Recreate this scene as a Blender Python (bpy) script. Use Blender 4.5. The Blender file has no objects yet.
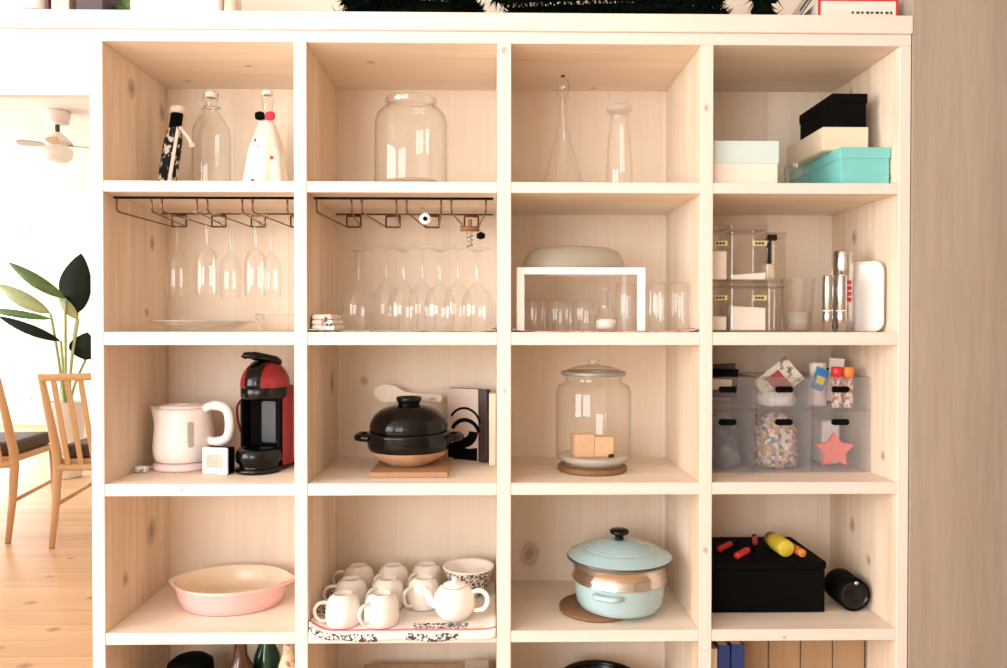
import bpy, bmesh, math, random
from mathutils import Vector, Matrix
random.seed(7)
PI = math.pi
scn = bpy.context.scene
C = scn.collection

# ------------------------------------------------------------------ mesh helpers
def BM(): return bmesh.new()
def lerp(a, b, t): return a + (b - a) * t

def box(bm, x0, x1, y0, y1, z0, z1, bev=0.0, seg=2, mi=0, M=None):
    r = bmesh.ops.create_cube(bm, size=1.0)
    vs = r['verts']
    for v in vs:
        v.co = Vector((lerp(x0, x1, v.co.x + .5), lerp(y0, y1, v.co.y + .5), lerp(z0, z1, v.co.z + .5)))
    fs = set(f for v in vs for f in v.link_faces)
    for f in fs: f.material_index = mi
    if bev > 0:
        es = list(set(e for v in vs for e in v.link_edges))
        rr = bmesh.ops.bevel(bm, geom=es, offset=bev, segments=seg, affect='EDGES', profile=.5)
        vs = list(set(v for f in rr['faces'] for v in f.verts) | set(v for v in vs if v.is_valid))
        fl = set(f for v in vs for f in v.link_faces)
        for f in fl: f.material_index = mi
    if M is not None: bmesh.ops.transform(bm, matrix=M, verts=vs)
    return vs

def lathe(bm, prof, seg=32, cx=0, cy=0, cz=0, sx=1, sy=1, mi=0, shear=(0, 0)):
    rings = []; out = []
    for (r, z) in prof:
        ox, oy = cx + shear[0] * z, cy + shear[1] * z
        if r < 1e-6:
            v = bm.verts.new((ox, oy, cz + z)); rings.append([v]); out.append(v)
        else:
            ring = [bm.verts.new((ox + sx * r * math.cos(2 * PI * i / seg), oy + sy * r * math.sin(2 * PI * i / seg), cz + z)) for i in range(seg)]
            rings.append(ring); out += ring
    for a, b in zip(rings[:-1], rings[1:]):
        if len(a) == 1 and len(b) == 1: continue
        for i in range(seg):
            j = (i + 1) % seg
            if len(a) == 1: f = bm.faces.new((a[0], b[j], b[i]))
            elif len(b) == 1: f = bm.faces.new((a[i], a[j], b[0]))
            else: f = bm.faces.new((a[i], a[j], b[j], b[i]))
            f.material_index = mi; f.smooth = True
    return out

def tube(bm, pts, rad, seg=8, mi=0, cap=True, closed=False):
    pts = [Vector(p) for p in pts]; n = len(pts)
    rads = rad if isinstance(rad, (list, tuple)) else [rad] * n
    rings = []; up = None
    for k, p in enumerate(pts):
        if closed: d = pts[(k + 1) % n] - pts[k - 1]
        elif k == 0: d = pts[1] - p
        elif k == n - 1: d = p - pts[k - 1]
        else: d = (pts[k + 1] - p).normalized() + (p - pts[k - 1]).normalized()
        d.normalize()
        if up is None: up = Vector((0, 0, 1)) if abs(d.z) < .9 else Vector((1, 0, 0))
        s = d.cross(up)
        if s.length < 1e-5: s = d.cross(Vector((0, 1, 0)))
        s.normalize(); up = s.cross(d).normalized()
        rings.append([bm.verts.new(p + rads[k] * (math.cos(2 * PI * i / seg) * s + math.sin(2 * PI * i / seg) * up)) for i in range(seg)])
    m = n if closed else n - 1
    for k in range(m):
        a, b = rings[k], rings[(k + 1) % n]
        for i in range(seg):
            j = (i + 1) % seg
            f = bm.faces.new((a[i], a[j], b[j], b[i])); f.material_index = mi; f.smooth = True
    if cap and not closed:
        for rg in (rings[0][::-1], rings[-1]):
            f = bm.faces.new(rg); f.material_index = mi
    return [v for r in rings for v in r]

def prism(bm, poly, h, M=None, mi=0):
    """poly of (u,v) in the local XY plane, extruded along local Z by h"""
    a = [bm.verts.new((u, v, 0)) for u, v in poly]; b = [bm.verts.new((u, v, h)) for u, v in poly]
    n = len(poly)
    fs = [bm.faces.new(a[::-1]), bm.faces.new(b)]
    for i in range(n): fs.append(bm.faces.new((a[i], a[(i + 1) % n], b[(i + 1) % n], b[i])))
    for f in fs: f.material_index = mi
    if M is not None: bmesh.ops.transform(bm, matrix=M, verts=a + b)
    return a + b

def spline(pts, n=8):
    P = [Vector(p) for p in pts]; out = []
    for i in range(len(P) - 1):
        p0 = P[max(i - 1, 0)]; p1 = P[i]; p2 = P[i + 1]; p3 = P[min(i + 2, len(P) - 1)]
        for k in range(n):
            t = k / n
            out.append(.5 * ((2 * p1) + (-p0 + p2) * t + (2 * p0 - 5 * p1 + 4 * p2 - p3) * t * t + (-p0 + 3 * p1 - 3 * p2 + p3) * t ** 3))
    out.append(P[-1]); return out

def T(x, y, z): return Matrix.Translation((x, y, z))
def RX(a): return Matrix.Rotation(a, 4, 'X')
def RY(a): return Matrix.Rotation(a, 4, 'Y')
def RZ(a): return Matrix.Rotation(a, 4, 'Z')
FRONT = RX(PI / 2)          # local XY plane -> world XZ plane, extrusion towards -Y

def obj(name, bm, mat, parent=None, loc=None, smooth=False, rot=None):
    bmesh.ops.recalc_face_normals(bm, faces=bm.faces)
    me = bpy.data.meshes.new(name); bm.to_mesh(me); bm.free()
    for m in (mat if isinstance(mat, (list, tuple)) else [mat]): me.materials.append(m)
    if smooth:
        for p in me.polygons: p.use_smooth = True
    o = bpy.data.objects.new(name, me); C.objects.link(o)
    if parent is not None: o.parent = parent
    if loc is not None: o.location = loc
    if rot is not None: o.rotation_euler = rot
    return o

def tag(o, label, cat, group=None, kind=None):
    o['label'] = label; o['category'] = cat
    if group: o['group'] = group
    if kind: o['kind'] = kind
    return o
def thing(name, label, cat, loc=(0, 0, 0), rz=0, group=None):
    o = bpy.data.objects.new(name, None); C.objects.link(o); o.empty_display_size = .02
    o.location = loc; o.rotation_euler = (0, 0, rz)
    return tag(o, label, cat, group)
def copy_thing(root, loc, rz, label, scale=None):
    r = root.copy(); C.objects.link(r); r.location = loc; r.rotation_euler = (0, 0, rz); r['label'] = label
    if scale: r.scale = scale
    for ch in list(root.children):
        c = ch.copy(); C.objects.link(c); c.parent = r
        for g in list(ch.children):
            d = g.copy(); C.objects.link(d); d.parent = c
    return r
def struct(name, bm, mat, parent=None):
    o = obj(name, bm, mat, parent)
    if parent is None: o['kind'] = 'structure'
    return o

# ------------------------------------------------------------------ materials
class NT:
    def __init__(s, name):
        s.m = bpy.data.materials.new(name); s.m.use_nodes = True
        s.t = s.m.node_tree; s.t.nodes.clear()
        s.out = s.t.nodes.new('ShaderNodeOutputMaterial')
    def n(s, typ, **kw):
        nd = s.t.nodes.new('ShaderNode' + typ)
        for k, v in kw.items():
            if k.startswith('_'): setattr(nd, k[1:], v)
            else:
                key = int(k[1:]) if k[0] == 'i' and k[1:].isdigit() else k.replace('__', ' ')
                if isinstance(v, bpy.types.NodeSocket): s.t.links.new(v, nd.inputs[key])
                else: nd.inputs[key].default_value = v
        return nd
    def l(s, a, b): s.t.links.new(a, b)
    def math(s, op, a, b=0.0, clamp=False):
        nd = s.n('Math', _operation=op, _use_clamp=clamp, i0=a, i1=b); return nd.outputs[0]
    def mix(s, f, a, b):
        nd = s.t.nodes.new('ShaderNodeMix'); nd.data_type = 'RGBA'
        for idx, v in ((0, f), (6, a), (7, b)):
            if isinstance(v, bpy.types.NodeSocket): s.t.links.new(v, nd.inputs[idx])
            else: nd.inputs[idx].default_value = v
        return nd.outputs[2]
    def ramp(s, f, stops):
        nd = s.t.nodes.new('ShaderNodeValToRGB'); s.t.links.new(f, nd.inputs[0])
        e = nd.color_ramp.elements
        while len(e) < len(stops): e.new(.5)
        for k, (p, c) in enumerate(stops): e[k].position = p; e[k].color = c if len(c) == 4 else (*c, 1)
        return nd.outputs[0]

def c4(c): return (c[0], c[1], c[2], 1)

def plain(name, col, rough=.5, metal=0, var=.06, scale=30, coat=0, spec=.5, bump=0, sss=0):
    t = NT(name)
    tc = t.n('TexCoord').outputs['Object']
    no = t.n('TexNoise', Vector=tc, Scale=scale, Detail=4.0).outputs[0]
    d = tuple(max(0, x * (1 - var)) for x in col); b = tuple(min(1, x * (1 + var)) for x in col)
    cc = t.mix(no, c4(d), c4(b))
    p = t.n('BsdfPrincipled', Base__Color=cc, Roughness=rough, Metallic=metal)
    p.inputs['Specular IOR Level'].default_value = spec
    p.inputs['Coat Weight'].default_value = coat
    if bump:
        bn = t.n('Bump', Strength=bump, Distance=.002, Height=no); t.l(bn.outputs[0], p.inputs['Normal'])
    t.l(p.outputs[0], t.out.inputs[0]); return t.m

def wood(name, light, dark, axis='z', fine=60, coarse=7, amt=.5, rough=.6, knots=(), planks=None, seam=.0012, seamk=.22):
    """sawn softwood with streaks along an axis; knots are (x,y,z,radius) in object space"""
    t = NT(name)
    tc = t.n('TexCoord').outputs['Object']
    st = {'x': (.06, 1, 1), 'y': (1, .06, 1), 'z': (1, 1, .06)}[axis]
    mp = t.n('Mapping', Vector=tc, Scale=st).outputs[0]
    vec = mp
    sep = t.n('SeparateXYZ', Vector=tc)
    if planks:
        pax, w = planks
        cell = t.math('FLOOR', t.math('DIVIDE', sep.outputs[pax], w))
        rnd = t.n('TexWhiteNoise', _noise_dimensions='1D', W=cell)
        off = t.n('VectorMath', _operation='SCALE', i0=rnd.outputs['Color']); off.inputs['Scale'].default_value = 3.0
        vec = t.n('VectorMath', _operation='ADD', i0=mp, i1=off.outputs[0]).outputs[0]
    a = t.n('TexNoise', Vector=vec, Scale=float(fine), Detail=5.0, Roughness=.65, Distortion=.3).outputs[0]
    b = t.n('TexNoise', Vector=vec, Scale=float(coarse), Detail=3.0, Distortion=.8).outputs[0]
    s = t.math('ADD', t.math('MULTIPLY', a, .45), t.math('MULTIPLY', b, .55))
    f = t.ramp(s, [(.36, (0, 0, 0)), (.66, (1, 1, 1))])
    f = t.math('MULTIPLY', f, amt)
    col = t.mix(f, c4(light), c4(dark))
    if planks:
        k = t.math('MULTIPLY', t.math('SUBTRACT', rnd.outputs['Value'], .5), .25)
        col = t.mix(t.math('ABSOLUTE', k), col, c4(tuple(x * .72 for x in dark)))
        fr = t.math('FRACT', t.math('DIVIDE', sep.outputs[pax], w))
        e = t.math('LESS_THAN', fr, seam / w)
        col = t.mix(t.math('MULTIPLY', e, seamk), col, c4(tuple(x * .35 for x in dark)))
    if knots:
        wob = t.n('TexNoise', Vector=tc, Scale=45.0, Detail=2.0)
        wv = t.n('VectorMath', _operation='SCALE', i0=wob.outputs['Color']); wv.inputs['Scale'].default_value = .012
        pv = t.n('VectorMath', _operation='ADD', i0=tc, i1=wv.outputs[0]).outputs[0]
        kst = {'x': (.75, 1, 1), 'y': (1, .75, 1), 'z': (1, 1, .75)}[axis]
        for (x, y, z, r) in knots:
            dv = t.n('VectorMath', _operation='SUBTRACT', i0=pv, i1=(x + .006, y + .006, z + .006)).outputs[0]
            dv = t.n('VectorMath', _operation='MULTIPLY', i0=dv, i1=kst).outputs[0]
            ln = t.n('VectorMath', _operation='LENGTH', i0=dv).outputs['Value']
            q = t.math('DIVIDE', ln, r)
            kf = t.ramp(q, [(0, (.85, .85, .85)), (.3, (.7, .7, .7)), (.42, (.35, .35, .35)), (.62, (.5, .5, .5)), (.72, (.15, .15, .15)), (1, (0, 0, 0))])
            col = t.mix(kf, col, c4(tuple(v * .42 for v in dark)))
    p = t.n('BsdfPrincipled', Base__Color=col, Roughness=rough)
    p.inputs['Specular IOR Level'].default_value = .3
    bn = t.n('Bump', Strength=.12, Distance=.001, Height=a); t.l(bn.outputs[0], p.inputs['Normal'])
    t.l(p.outputs[0], t.out.inputs[0]); return t.m

def thin_glass(name, clear=(.97, .98, .98), edge=(.62, .66, .66), rough=.02, refl=1.0, edge_pow=3.0):
    """thin walled glass: passes light straight through, mirrors more and absorbs more at grazing angles"""
    t = NT(name)
    lw = t.n('LayerWeight', Blend=.5).outputs['Facing']
    e = t.math('POWER', lw, edge_pow)
    no = t.n('TexNoise', Vector=t.n('TexCoord').outputs['Object'], Scale=25.0).outputs[0]
    e = t.math('MULTIPLY', e, t.math('ADD', t.math('MULTIPLY', no, .3), .85), True)
    col = t.mix(e, c4(clear), c4(edge))
    tr = t.n('BsdfTransparent', Color=col)
    gl = t.n('BsdfGlossy', Color=(1, 1, 1, 1), Roughness=rough)
    f = t.math('ADD', t.math('MULTIPLY', t.math('POWER', lw, 4.0), .75 * refl), .045 * refl, True)
    mx = t.n('MixShader', i0=f, i1=tr.outputs[0], i2=gl.outputs[0])
    t.l(mx.outputs[0], t.out.inputs[0]); return t.m

def frosted(name, col, opac=.45, rough=.35, trans=.5):
    """milky plastic: partly clear, partly scattering"""
    t = NT(name)
    no = t.n('TexNoise', Vector=t.n('TexCoord').outputs['Object'], Scale=14.0, Detail=3.0).outputs[0]
    cc = t.mix(no, c4(tuple(x * .93 for x in col)), c4(col))
    p = t.n('BsdfPrincipled', Base__Color=cc, Roughness=rough)
    tl = t.n('BsdfTranslucent', Color=cc)
    m1 = t.n('MixShader', i0=trans, i1=p.outputs[0], i2=tl.outputs[0])
    tr = t.n('BsdfTransparent', Color=(.96, .96, .96, 1))
    m2 = t.n('MixShader', i0=opac, i1=tr.outputs[0], i2=m1.outputs[0])
    t.l(m2.outputs[0], t.out.inputs[0]); return t.m

def blotch(name, a, b, scale=60, thr=.5, soft=.05, rough=.8, cols=None, stretch=(1, 1, 1)):
    """printed fabric or film: two or more colours in patches"""
    t = NT(name)
    v = t.n('Mapping', Vector=t.n('TexCoord').outputs['Object'], Scale=stretch).outputs[0]
    no = t.n('TexNoise', Vector=v, Scale=float(scale), Detail=2.0).outputs[0]
    f = t.ramp(no, [(thr - soft, (0, 0, 0)), (thr + soft, (1, 1, 1))])
    col = t.mix(f, c4(a), c4(b))
    if cols:
        vo = t.n('TexVoronoi', Vector=v, Scale=scale * .9)
        h = t.n('SeparateColor', Color=vo.outputs['Color']).outputs[0]
        nd = t.t.nodes.new('ShaderNodeValToRGB'); nd.color_ramp.interpolation = 'CONSTANT'; t.l(h, nd.inputs[0])
        e = nd.color_ramp.elements
        while len(e) < len(cols): e.new(.5)
        for k, cc in enumerate(cols): e[k].position = k / len(cols); e[k].color = c4(cc)
        col = nd.outputs[0]
    p = t.n('BsdfPrincipled', Base__Color=col, Roughness=rough)
    t.l(p.outputs[0], t.out.inputs[0]); return t.m

def emit(name, col, s):
    t = NT(name); e = t.n('Emission', Color=c4(col), Strength=s); t.l(e.outputs[0], t.out.inputs[0]); return t.m

LW, DW = (.86, .77, .685), (.77, .61, .47)
WOODX = wood('white_washed_pine_board', LW, (.70, .53, .37), 'x', 55, 6, .6, knots=[(-.765, .26, 1.635, .009), (-.585, .15, 1.635, .008), (-.3, .12, 1.635, .012), (.23, .3, 1.635, .01), (-.40, .04, .7042, .006)])
WOODZ = wood('white_washed_pine_upright', (.86, .745, .62), (.58, .40, .25), 'z', 50, 7, .72,
             knots=[(-.841, .22, .545, .032), (-.841, .09, .475, .018), (-.841, .23, 1.235, .018), (-.841, .13, 1.575, .024), (-.841, .29, 1.565, .022), (-.841, .2, 1.07, .012),
                    (.842, .27, 1.20, .016), (.842, .2, 1.25, .018), (.842, .22, 1.60, .014), (.842, .2, .56, .018), (.842, .12, .5, .014), (-.4158, .25, .9, .03), (.43, 0, 1.5, .01), (.43, 0, .56, .01), (-.0, 0, 1.62, .01), (.842, .06, .75, .012), (.842, .04, 1.36, .012)])
WOODB = wood('white_washed_pine_back', (.88, .79, .69), (.76, .60, .46), 'z', 45, 5, .55, planks=(0, .135), knots=[(-.35, .32, .90, .012), (.07, .32, .457, .034)])
WALLW = plain('white_plaster', (.86, .83, .79), .8, var=.03, scale=4)
WARMW = plain('cream_plaster', (.80, .72, .63), .8, var=.03, scale=4)
HEADW = wood('white_painted_header', (.80, .73, .69), (.73, .64, .56), 'x', 40, 5, .5)
RWALL = wood('tan_wood_panel', (.41, .345, .285), (.30, .24, .185), 'z', 90, 8, .75, rough=.65)
PINEF = wood('pine_floor', (.78, .54, .33), (.58, .33, .16), 'x', 20, 3, .9, rough=.45, planks=(1, .13), seam=.002, seamk=.5,
             knots=[(-1.72, 1.68, 0, .026), (-1.85, 1.55, 0, .018), (-1.55, 1.3, 0, .022), (-1.42, 1.2, 0, .026), (-1.75, 1.25, 0, .026), (-1.52, 1.0, 0, .026), (-1.35, 1.65, 0, .026), (-1.62, .85, 0, .026), (-1.45, .72, 0, .026), (-1.9, 1.8, 0, .020), (-1.3, .9, 0, .020), (-1.62, 1.95, 0, .015)])
GLASS = thin_glass('clear_glass', (.99, .99, .985), (.80, .79, .76))
GLASS2 = thin_glass('clear_thick_glass', (.985, .985, .975), (.50, .49, .43), edge_pow=4.0)
STEM = thin_glass('thin_stemware_glass', (.99, .99, .99), (.82, .81, .79), refl=1.3, edge_pow=3.5)
PANE = thin_glass('window_pane', (.98, .99, .99), (.8, .85, .85))
CLEARP = thin_glass('clear_acrylic', (.975, .97, .96), (.70, .69, .66), rough=.05)
AMBERB = plain('brown_bottle_glass', (.07, .025, .012), .1, coat=.3)
GREENB = plain('green_bottle_glass', (.006, .05, .028), .1, coat=.3)
SMOKE = frosted('smoky_glass', (.62, .57, .47), .62, .25, .3)
FROST = frosted('frosted_plastic', (.66, .67, .72), .13, .3, .3)
CHROME = plain('brushed_steel', (.58, .56, .54), .2, 1, var=.05)
COPPERY = plain('polished_steamer_steel', (.70, .66, .63), .16, 1, var=.05)
BRONZE = plain('dark_bronze_wire', (.22, .11, .07), .35, .8)
EDGEX = wood('pine_front_edge_lit_white', (.80, .73, .69), (.70, .595, .50), 'x', 45, 6, .5, knots=[(-.685, .0, 1.0112, .008), (-.68, 0, .69, .008), (-.2, 0, .375, .007), (.6, 0, .37, .006)])  # same pine, coloured whiter to stand for bright light washing out the fronts
EDGEZ = wood('pine_upright_edge_lit_white', (.80, .73, .69), (.70, .595, .50), 'z', 45, 6, .5, knots=[(.43, 0, 1.5, .008), (.43, 0, .56, .008), (0, 0, 1.62, .008), (.001, 0, .9, .006)])  # light-whitened tone again, grain running up the uprights
WHITEG = plain('white_glazed_ceramic', (.86, .82, .77), .15, coat=.3, var=.02)
WHITEM = plain('white_powder_coat', (.88, .86, .84), .4, var=.02)
WHITEP = plain('white_plastic', (.86, .83, .82), .3, var=.02)
PINKW = plain('pale_pink_plastic', (.88, .815, .80), .3, var=.02)
PINKP = plain('light_pink_plastic', (.85, .66, .66), .3, var=.02)
PINKC = plain('pink_glazed_stoneware', (.80, .47, .45), .25, coat=.3, var=.05)
CREAMC = plain('cream_glaze', (.83, .69, .53), .25, coat=.2, var=.05)
BLACKG = plain('black_gloss', (.003, .0028, .0028), .16, coat=.06, spec=.3)
BLACKM = plain('black_matte', (.003, .0028, .0028), .7, spec=.06)
BLACKD = plain('black_pot_glaze', (.003, .0028, .0028), .13, coat=.06, spec=.25)
DGREY = plain('dark_grey_plastic', (.05, .048, .05), .4)
RED = plain('red_gloss_plastic', (.26, .008, .018), .22, coat=.2)
REDM = plain('red_plastic', (.62, .03, .03), .4)
MINT = plain('mint_enamel', (.40, .58, .62), .2, coat=.4, var=.03)
MINTC = plain('pale_mint_card', (.58, .70, .70), .7, var=.03)
TEAL = plain('turquoise_card', (.19, .58, .58), .6, var=.03)
CREAMB = plain('cream_card', (.76, .66, .50), .7, var=.03)
OFFW = plain('off_white_card', (.82, .74, .66), .7, var=.03)
CORK = plain('cork', (.22, .105, .045), .8, var=.3, scale=120)
BOARD = wood('tan_board', (.44, .25, .135), (.32, .16, .08), 'x', 80, 8, .6)
UNGL = plain('unglazed_clay', (.50, .29, .16), .7, var=.35, scale=40)
CHAIRW = wood('honey_wood', (.74, .50, .29), (.60, .36, .18), 'z', 60, 6, .6, rough=.4)
CUSH = plain('dark_brown_cushion', (.075, .045, .035), .6, var=.3, scale=25)
LEAFD = plain('dark_green_leaf', (.012, .022, .014), .6, var=.3, spec=.15)
LEAFG = plain('green_leaf', (.10, .20, .05), .4, var=.3)
LEAFP = plain('pale_green_stem', (.40, .48, .24), .5, var=.2)
FIR = plain('black_green_needles', (.003, .006, .004), .9, var=.4, spec=.02)
LCD = plain('grey_green_display', (.40, .41, .33), .25)
GREYW = plain('grey_window_strip', (.42, .38, .35), .3)
POWDER = plain('white_powder', (.88, .83, .76), .9, var=.04, bump=.4)
LABELY = plain('yellow_label_tape', (.62, .52, .22), .6, var=.05)
LINEN = plain('white_linen', (.85, .79, .73), .9, var=.04, scale=200, bump=.2)
PRINTD = blotch('dark_print_on_linen', (.82, .77, .72), (.06, .055, .06), 170, .5, .04, .9)
PRINTR = blotch('pink_print_on_linen', (.82, .72, .66), (.62, .22, .2), 80, .52, .04, .9)
STRIPE = plain('pink_red_stripe', (.78, .22, .24), .9)
KIMONO = blotch('black_white_patterned_cloth', (.008, .008, .008), (.75, .68, .6), 80, .56, .03, .9, stretch=(1, 1, .6))
REDCL = plain('crimson_cloth', (.60, .03, .08), .7)
BLUE = plain('blue_cover', (.015, .045, .20), .4)
BLUEB = plain('bright_blue_film', (.03, .22, .55), .3)
YELLOW = plain('yellow_plastic', (.72, .58, .05), .4)
ORANGE = plain('orange_plastic', (.80, .24, .05), .4)
CORAL = plain('coral_pink_felt', (.85, .20, .17), .6)
PAPER = plain('paper_pages', (.78, .72, .64), .8, var=.08, scale=200)
DKBROWN = plain('dark_brown_cover', (.045, .02, .02), .4)
COVER = plain('pale_pink_beige_cover', (.66, .54, .48), .5)
PLUMB = plain('plum_grey_card', (.075, .055, .065), .6)
PINKB = plain('pale_pink_card', (.74, .55, .48), .7)
BISC = plain('tan_biscuit', (.68, .44, .27), .8, var=.15, scale=90)
CANDY = blotch('mixed_candy_print', (1, 1, 1), (0, 0, 0), 140, rough=.35, cols=[(.55, .2, .1), (.8, .75, .7), (.75, .3, .3), (.12, .16, .25), (.75, .66, .6), (.55, .45, .15), (.7, .5, .45), (.3, .28, .25)])
NAVYBAG = blotch('navy_and_grey_bag', (.05, .06, .10), (.34, .34, .36), 18, .55, .12, .3)
PACKET = blotch('red_black_printed_packet', (.70, .66, .60), (.16, .12, .11), 45, .56, .05, .35)
SPECK = blotch('speckled_label', (.66, .55, .38), (.35, .12, .08), 60, .56, .06, .6)
PLATEB = blotch('dark_striped_glaze', (.75, .68, .6), (.05, .05, .05), 180, .5, .03, .3)
DRYW = wood('crate_slat', (.42, .28, .17), (.30, .18, .10), 'z', 60, 8, .7)  # colour darkened to stand for the deep shade around the crate
DRYX = wood('tray_wood', (.58, .44, .31), (.46, .31, .2), 'x', 60, 8, .7)

# ------------------------------------------------------------------ room
CEIL = 2.43
b = BM(); box(b, -6.2, 2.4, -3.8, 6.6, -.06, 0); struct('floor', b, PINEF)
b = BM(); box(b, -6.2, 2.4, -3.8, 6.6, CEIL, CEIL + .06); struct('ceiling', b, WALLW)
# partition behind the shelves, with an opening at the left of the unit
b = BM(); box(b, -.866, .87, .337, .40, 0, CEIL); struct('wall_back', b, WARMW)
b = BM(); box(b, -1.9, -.866, .337, .40, 1.70, CEIL); struct('wall_back_above_opening', b, WARMW)
b = BM(); box(b, -3.2, -1.9, 0, .40, 0, CEIL); struct('wall_left', b, WALLW)
b = BM(); box(b, .8685, 2.4, -.004, .40, 0, CEIL); struct('wall_right', b, RWALL)
b = BM(); box(b, -1.9, -.8685, .0, .022, 1.521, 1.6585, .001); struct('trim_1', b, HEADW)
# outer walls of both rooms with window openings
def wall_hole(name, ax, c0, c1, u0, u1, holes, mat):
    """wall slab between c0..c1 on axis ax, spanning u0..u1 and 0..CEIL, with rectangular holes (ua,ub,za,zb)"""
    bm = BM(); us = sorted(set([u0, u1] + [h[0] for h in holes] + [h[1] for h in holes]))
    for a, d in zip(us[:-1], us[1:]):
        hs = [h for h in holes if h[0] <= a + 1e-6 and h[1] >= d - 1e-6]
        segs = [(0, CEIL)] if not hs else [(0, hs[0][2]), (hs[0][3], CEIL)]
        for z0, z1 in segs:
            if ax == 'x': box(bm, c0, c1, a, d, z0, z1)
            else: box(bm, a, d, c0, c1, z0, z1)
    return struct(name, bm, mat)
def window(name, ax, c, ua, ub, za, zb, nb=1):
    bm = BM(); t = .05
    parts = [(ua, ub, za, za + t), (ua, ub, zb - t, zb), (ua, ua + t, za, zb), (ub - t, ub, za, zb)]
    for k in range(nb):
        m = lerp(ua, ub, (k + 1) / (nb + 1)); parts.append((m - t / 2, m + t / 2, za, zb))
    for a, d, z0, z1 in parts:
        if ax == 'x': box(bm, c - .03, c + .03, a, d, z0, z1)
        else: box(bm, a, d, c - .03, c + .03, z0, z1)
    o = struct(name, bm, WHITEP)
    bm = BM()
    if ax == 'x': box(bm, c - .003, c + .003, ua + .01, ub - .01, za + .01, zb - .01)
    else: box(bm, ua + .01, ub - .01, c - .003, c + .003, za + .01, zb - .01)
    obj('window_pane', bm, PANE, o); return o
wall_hole('wall_far', 'y', 6.4, 6.6, -6.2, 2.4, [(-5.75, -4.82, .25, 2.1)], WALLW)
wall_hole('wall_far_left', 'x', -6.2, -6.0, .4, 6.4, [(1.2, 5.6, .3, 2.2)], WALLW)
wall_hole('wall_near_left', 'x', -3.2, -3.0, -3.8, 0, [(-3.2, -.75, .4, 2.2)], WALLW)
b = BM(); box(b, 2.2, 2.4, -3.8, -.004, 0, CEIL); struct('wall_near_right', b, RWALL)
b = BM(); box(b, 1.0, 1.2, .4, 6.4, 0, CEIL); struct('wall_far_right', b, WALLW)
wall_hole('wall_front', 'y', -3.8, -3.6, -3.0, 2.2, [(-2.85, -.9, .45, 2.2)], WALLW)
window('window_1', 'y', 6.5, -5.75, -4.82, .25, 2.1, 0)
window('window_2', 'x', -6.1, 1.2, 5.6, .3, 2.2, 2)
window('window_3', 'x', -3.1, -3.2, -.75, .4, 2.2, 1)
window('window_4', 'y', -3.7, -2.85, -.9, .45, 2.2, 1)

def front_mat(o, m):  # front faces take the material whitened for bright light
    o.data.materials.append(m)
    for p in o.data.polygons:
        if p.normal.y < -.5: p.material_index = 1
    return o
# ------------------------------------------------------------------ shelving unit
XE = [(-.8681, -.8412), (-.4428, -.4158), (-.0148, .0148), (.4174, .4439), (.8421, .8665)]
ZS = [(1.320, 1.343), (.9976, 1.0251), (.6787, .7042), (.3638, .3884)]
unit = thing('shelving_unit', 'built-in white-washed pine shelving unit of open square compartments', 'shelf', (0, 0, 0))
for i, (a, d) in enumerate(XE):
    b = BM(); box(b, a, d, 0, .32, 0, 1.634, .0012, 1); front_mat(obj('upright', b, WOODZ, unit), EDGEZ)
for (z0, z1) in ZS + [(.05, .075)]:
    for k in range(4):
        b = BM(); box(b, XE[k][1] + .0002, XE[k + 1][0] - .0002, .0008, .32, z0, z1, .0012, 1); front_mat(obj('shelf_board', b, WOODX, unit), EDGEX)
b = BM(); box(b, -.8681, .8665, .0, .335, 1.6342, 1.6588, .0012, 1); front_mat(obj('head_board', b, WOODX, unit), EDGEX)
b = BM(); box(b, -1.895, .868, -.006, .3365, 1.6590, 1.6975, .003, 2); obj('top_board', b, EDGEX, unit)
b = BM(); box(b, -.8681, .8665, .3205, .3355, 0, 1.634); obj('back_panel', b, WOODB, unit)
b = BM(); box(b, -.8681, .8665, .01, .03, 0, .0498, .001, 1); obj('plinth', b, WOODX, unit)
ZT = [1.6975, 1.343, 1.0251, .7042, .3884, .075]     # resting heights: top, rows 1..5
e = .0006

# ------------------------------------------------------------------ row 1
def swing_bottle(root, glass):
    b = BM(); lathe(b, [(0, .003), (.036, 0), (.042, .006), (.0435, .02), (.0435, .14), (.041, .158), (.032, .178), (.019, .195), (.0138, .206), (.013, .222), (.0155, .224), (.0155, .230), (.011, .231)], 32)
    obj('bottle_body', b, glass, root)
    b = BM(); lathe(b, [(.010, .2315), (.0145, .233), (.015, .241), (.011, .247), (0, .248)], 20); obj('stopper', b, WHITEG, root)
    b = BM()
    for s in (-1, 1):
        tube(b, spline([(s * .0155, 0, .21), (s * .022, -.004, .205), (s * .018, -.008, .222), (s * .0165, 0, .242)], 5), .0011, 6)
    tube(b, [(.0165 * math.cos(a), .0165 * math.sin(a), .209) for a in [i * PI / 10 for i in range(20)]], .0011, 6, closed=True)
    obj('wire_clip', b, CHROME, root)
r = thing('swing_top_bottle', 'clear glass swing-top bottle between the dark patterned and white cloth bottles', 'bottle', (-.688, .2, ZT[1] + e))
swing_bottle(r, GLASS2)

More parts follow.
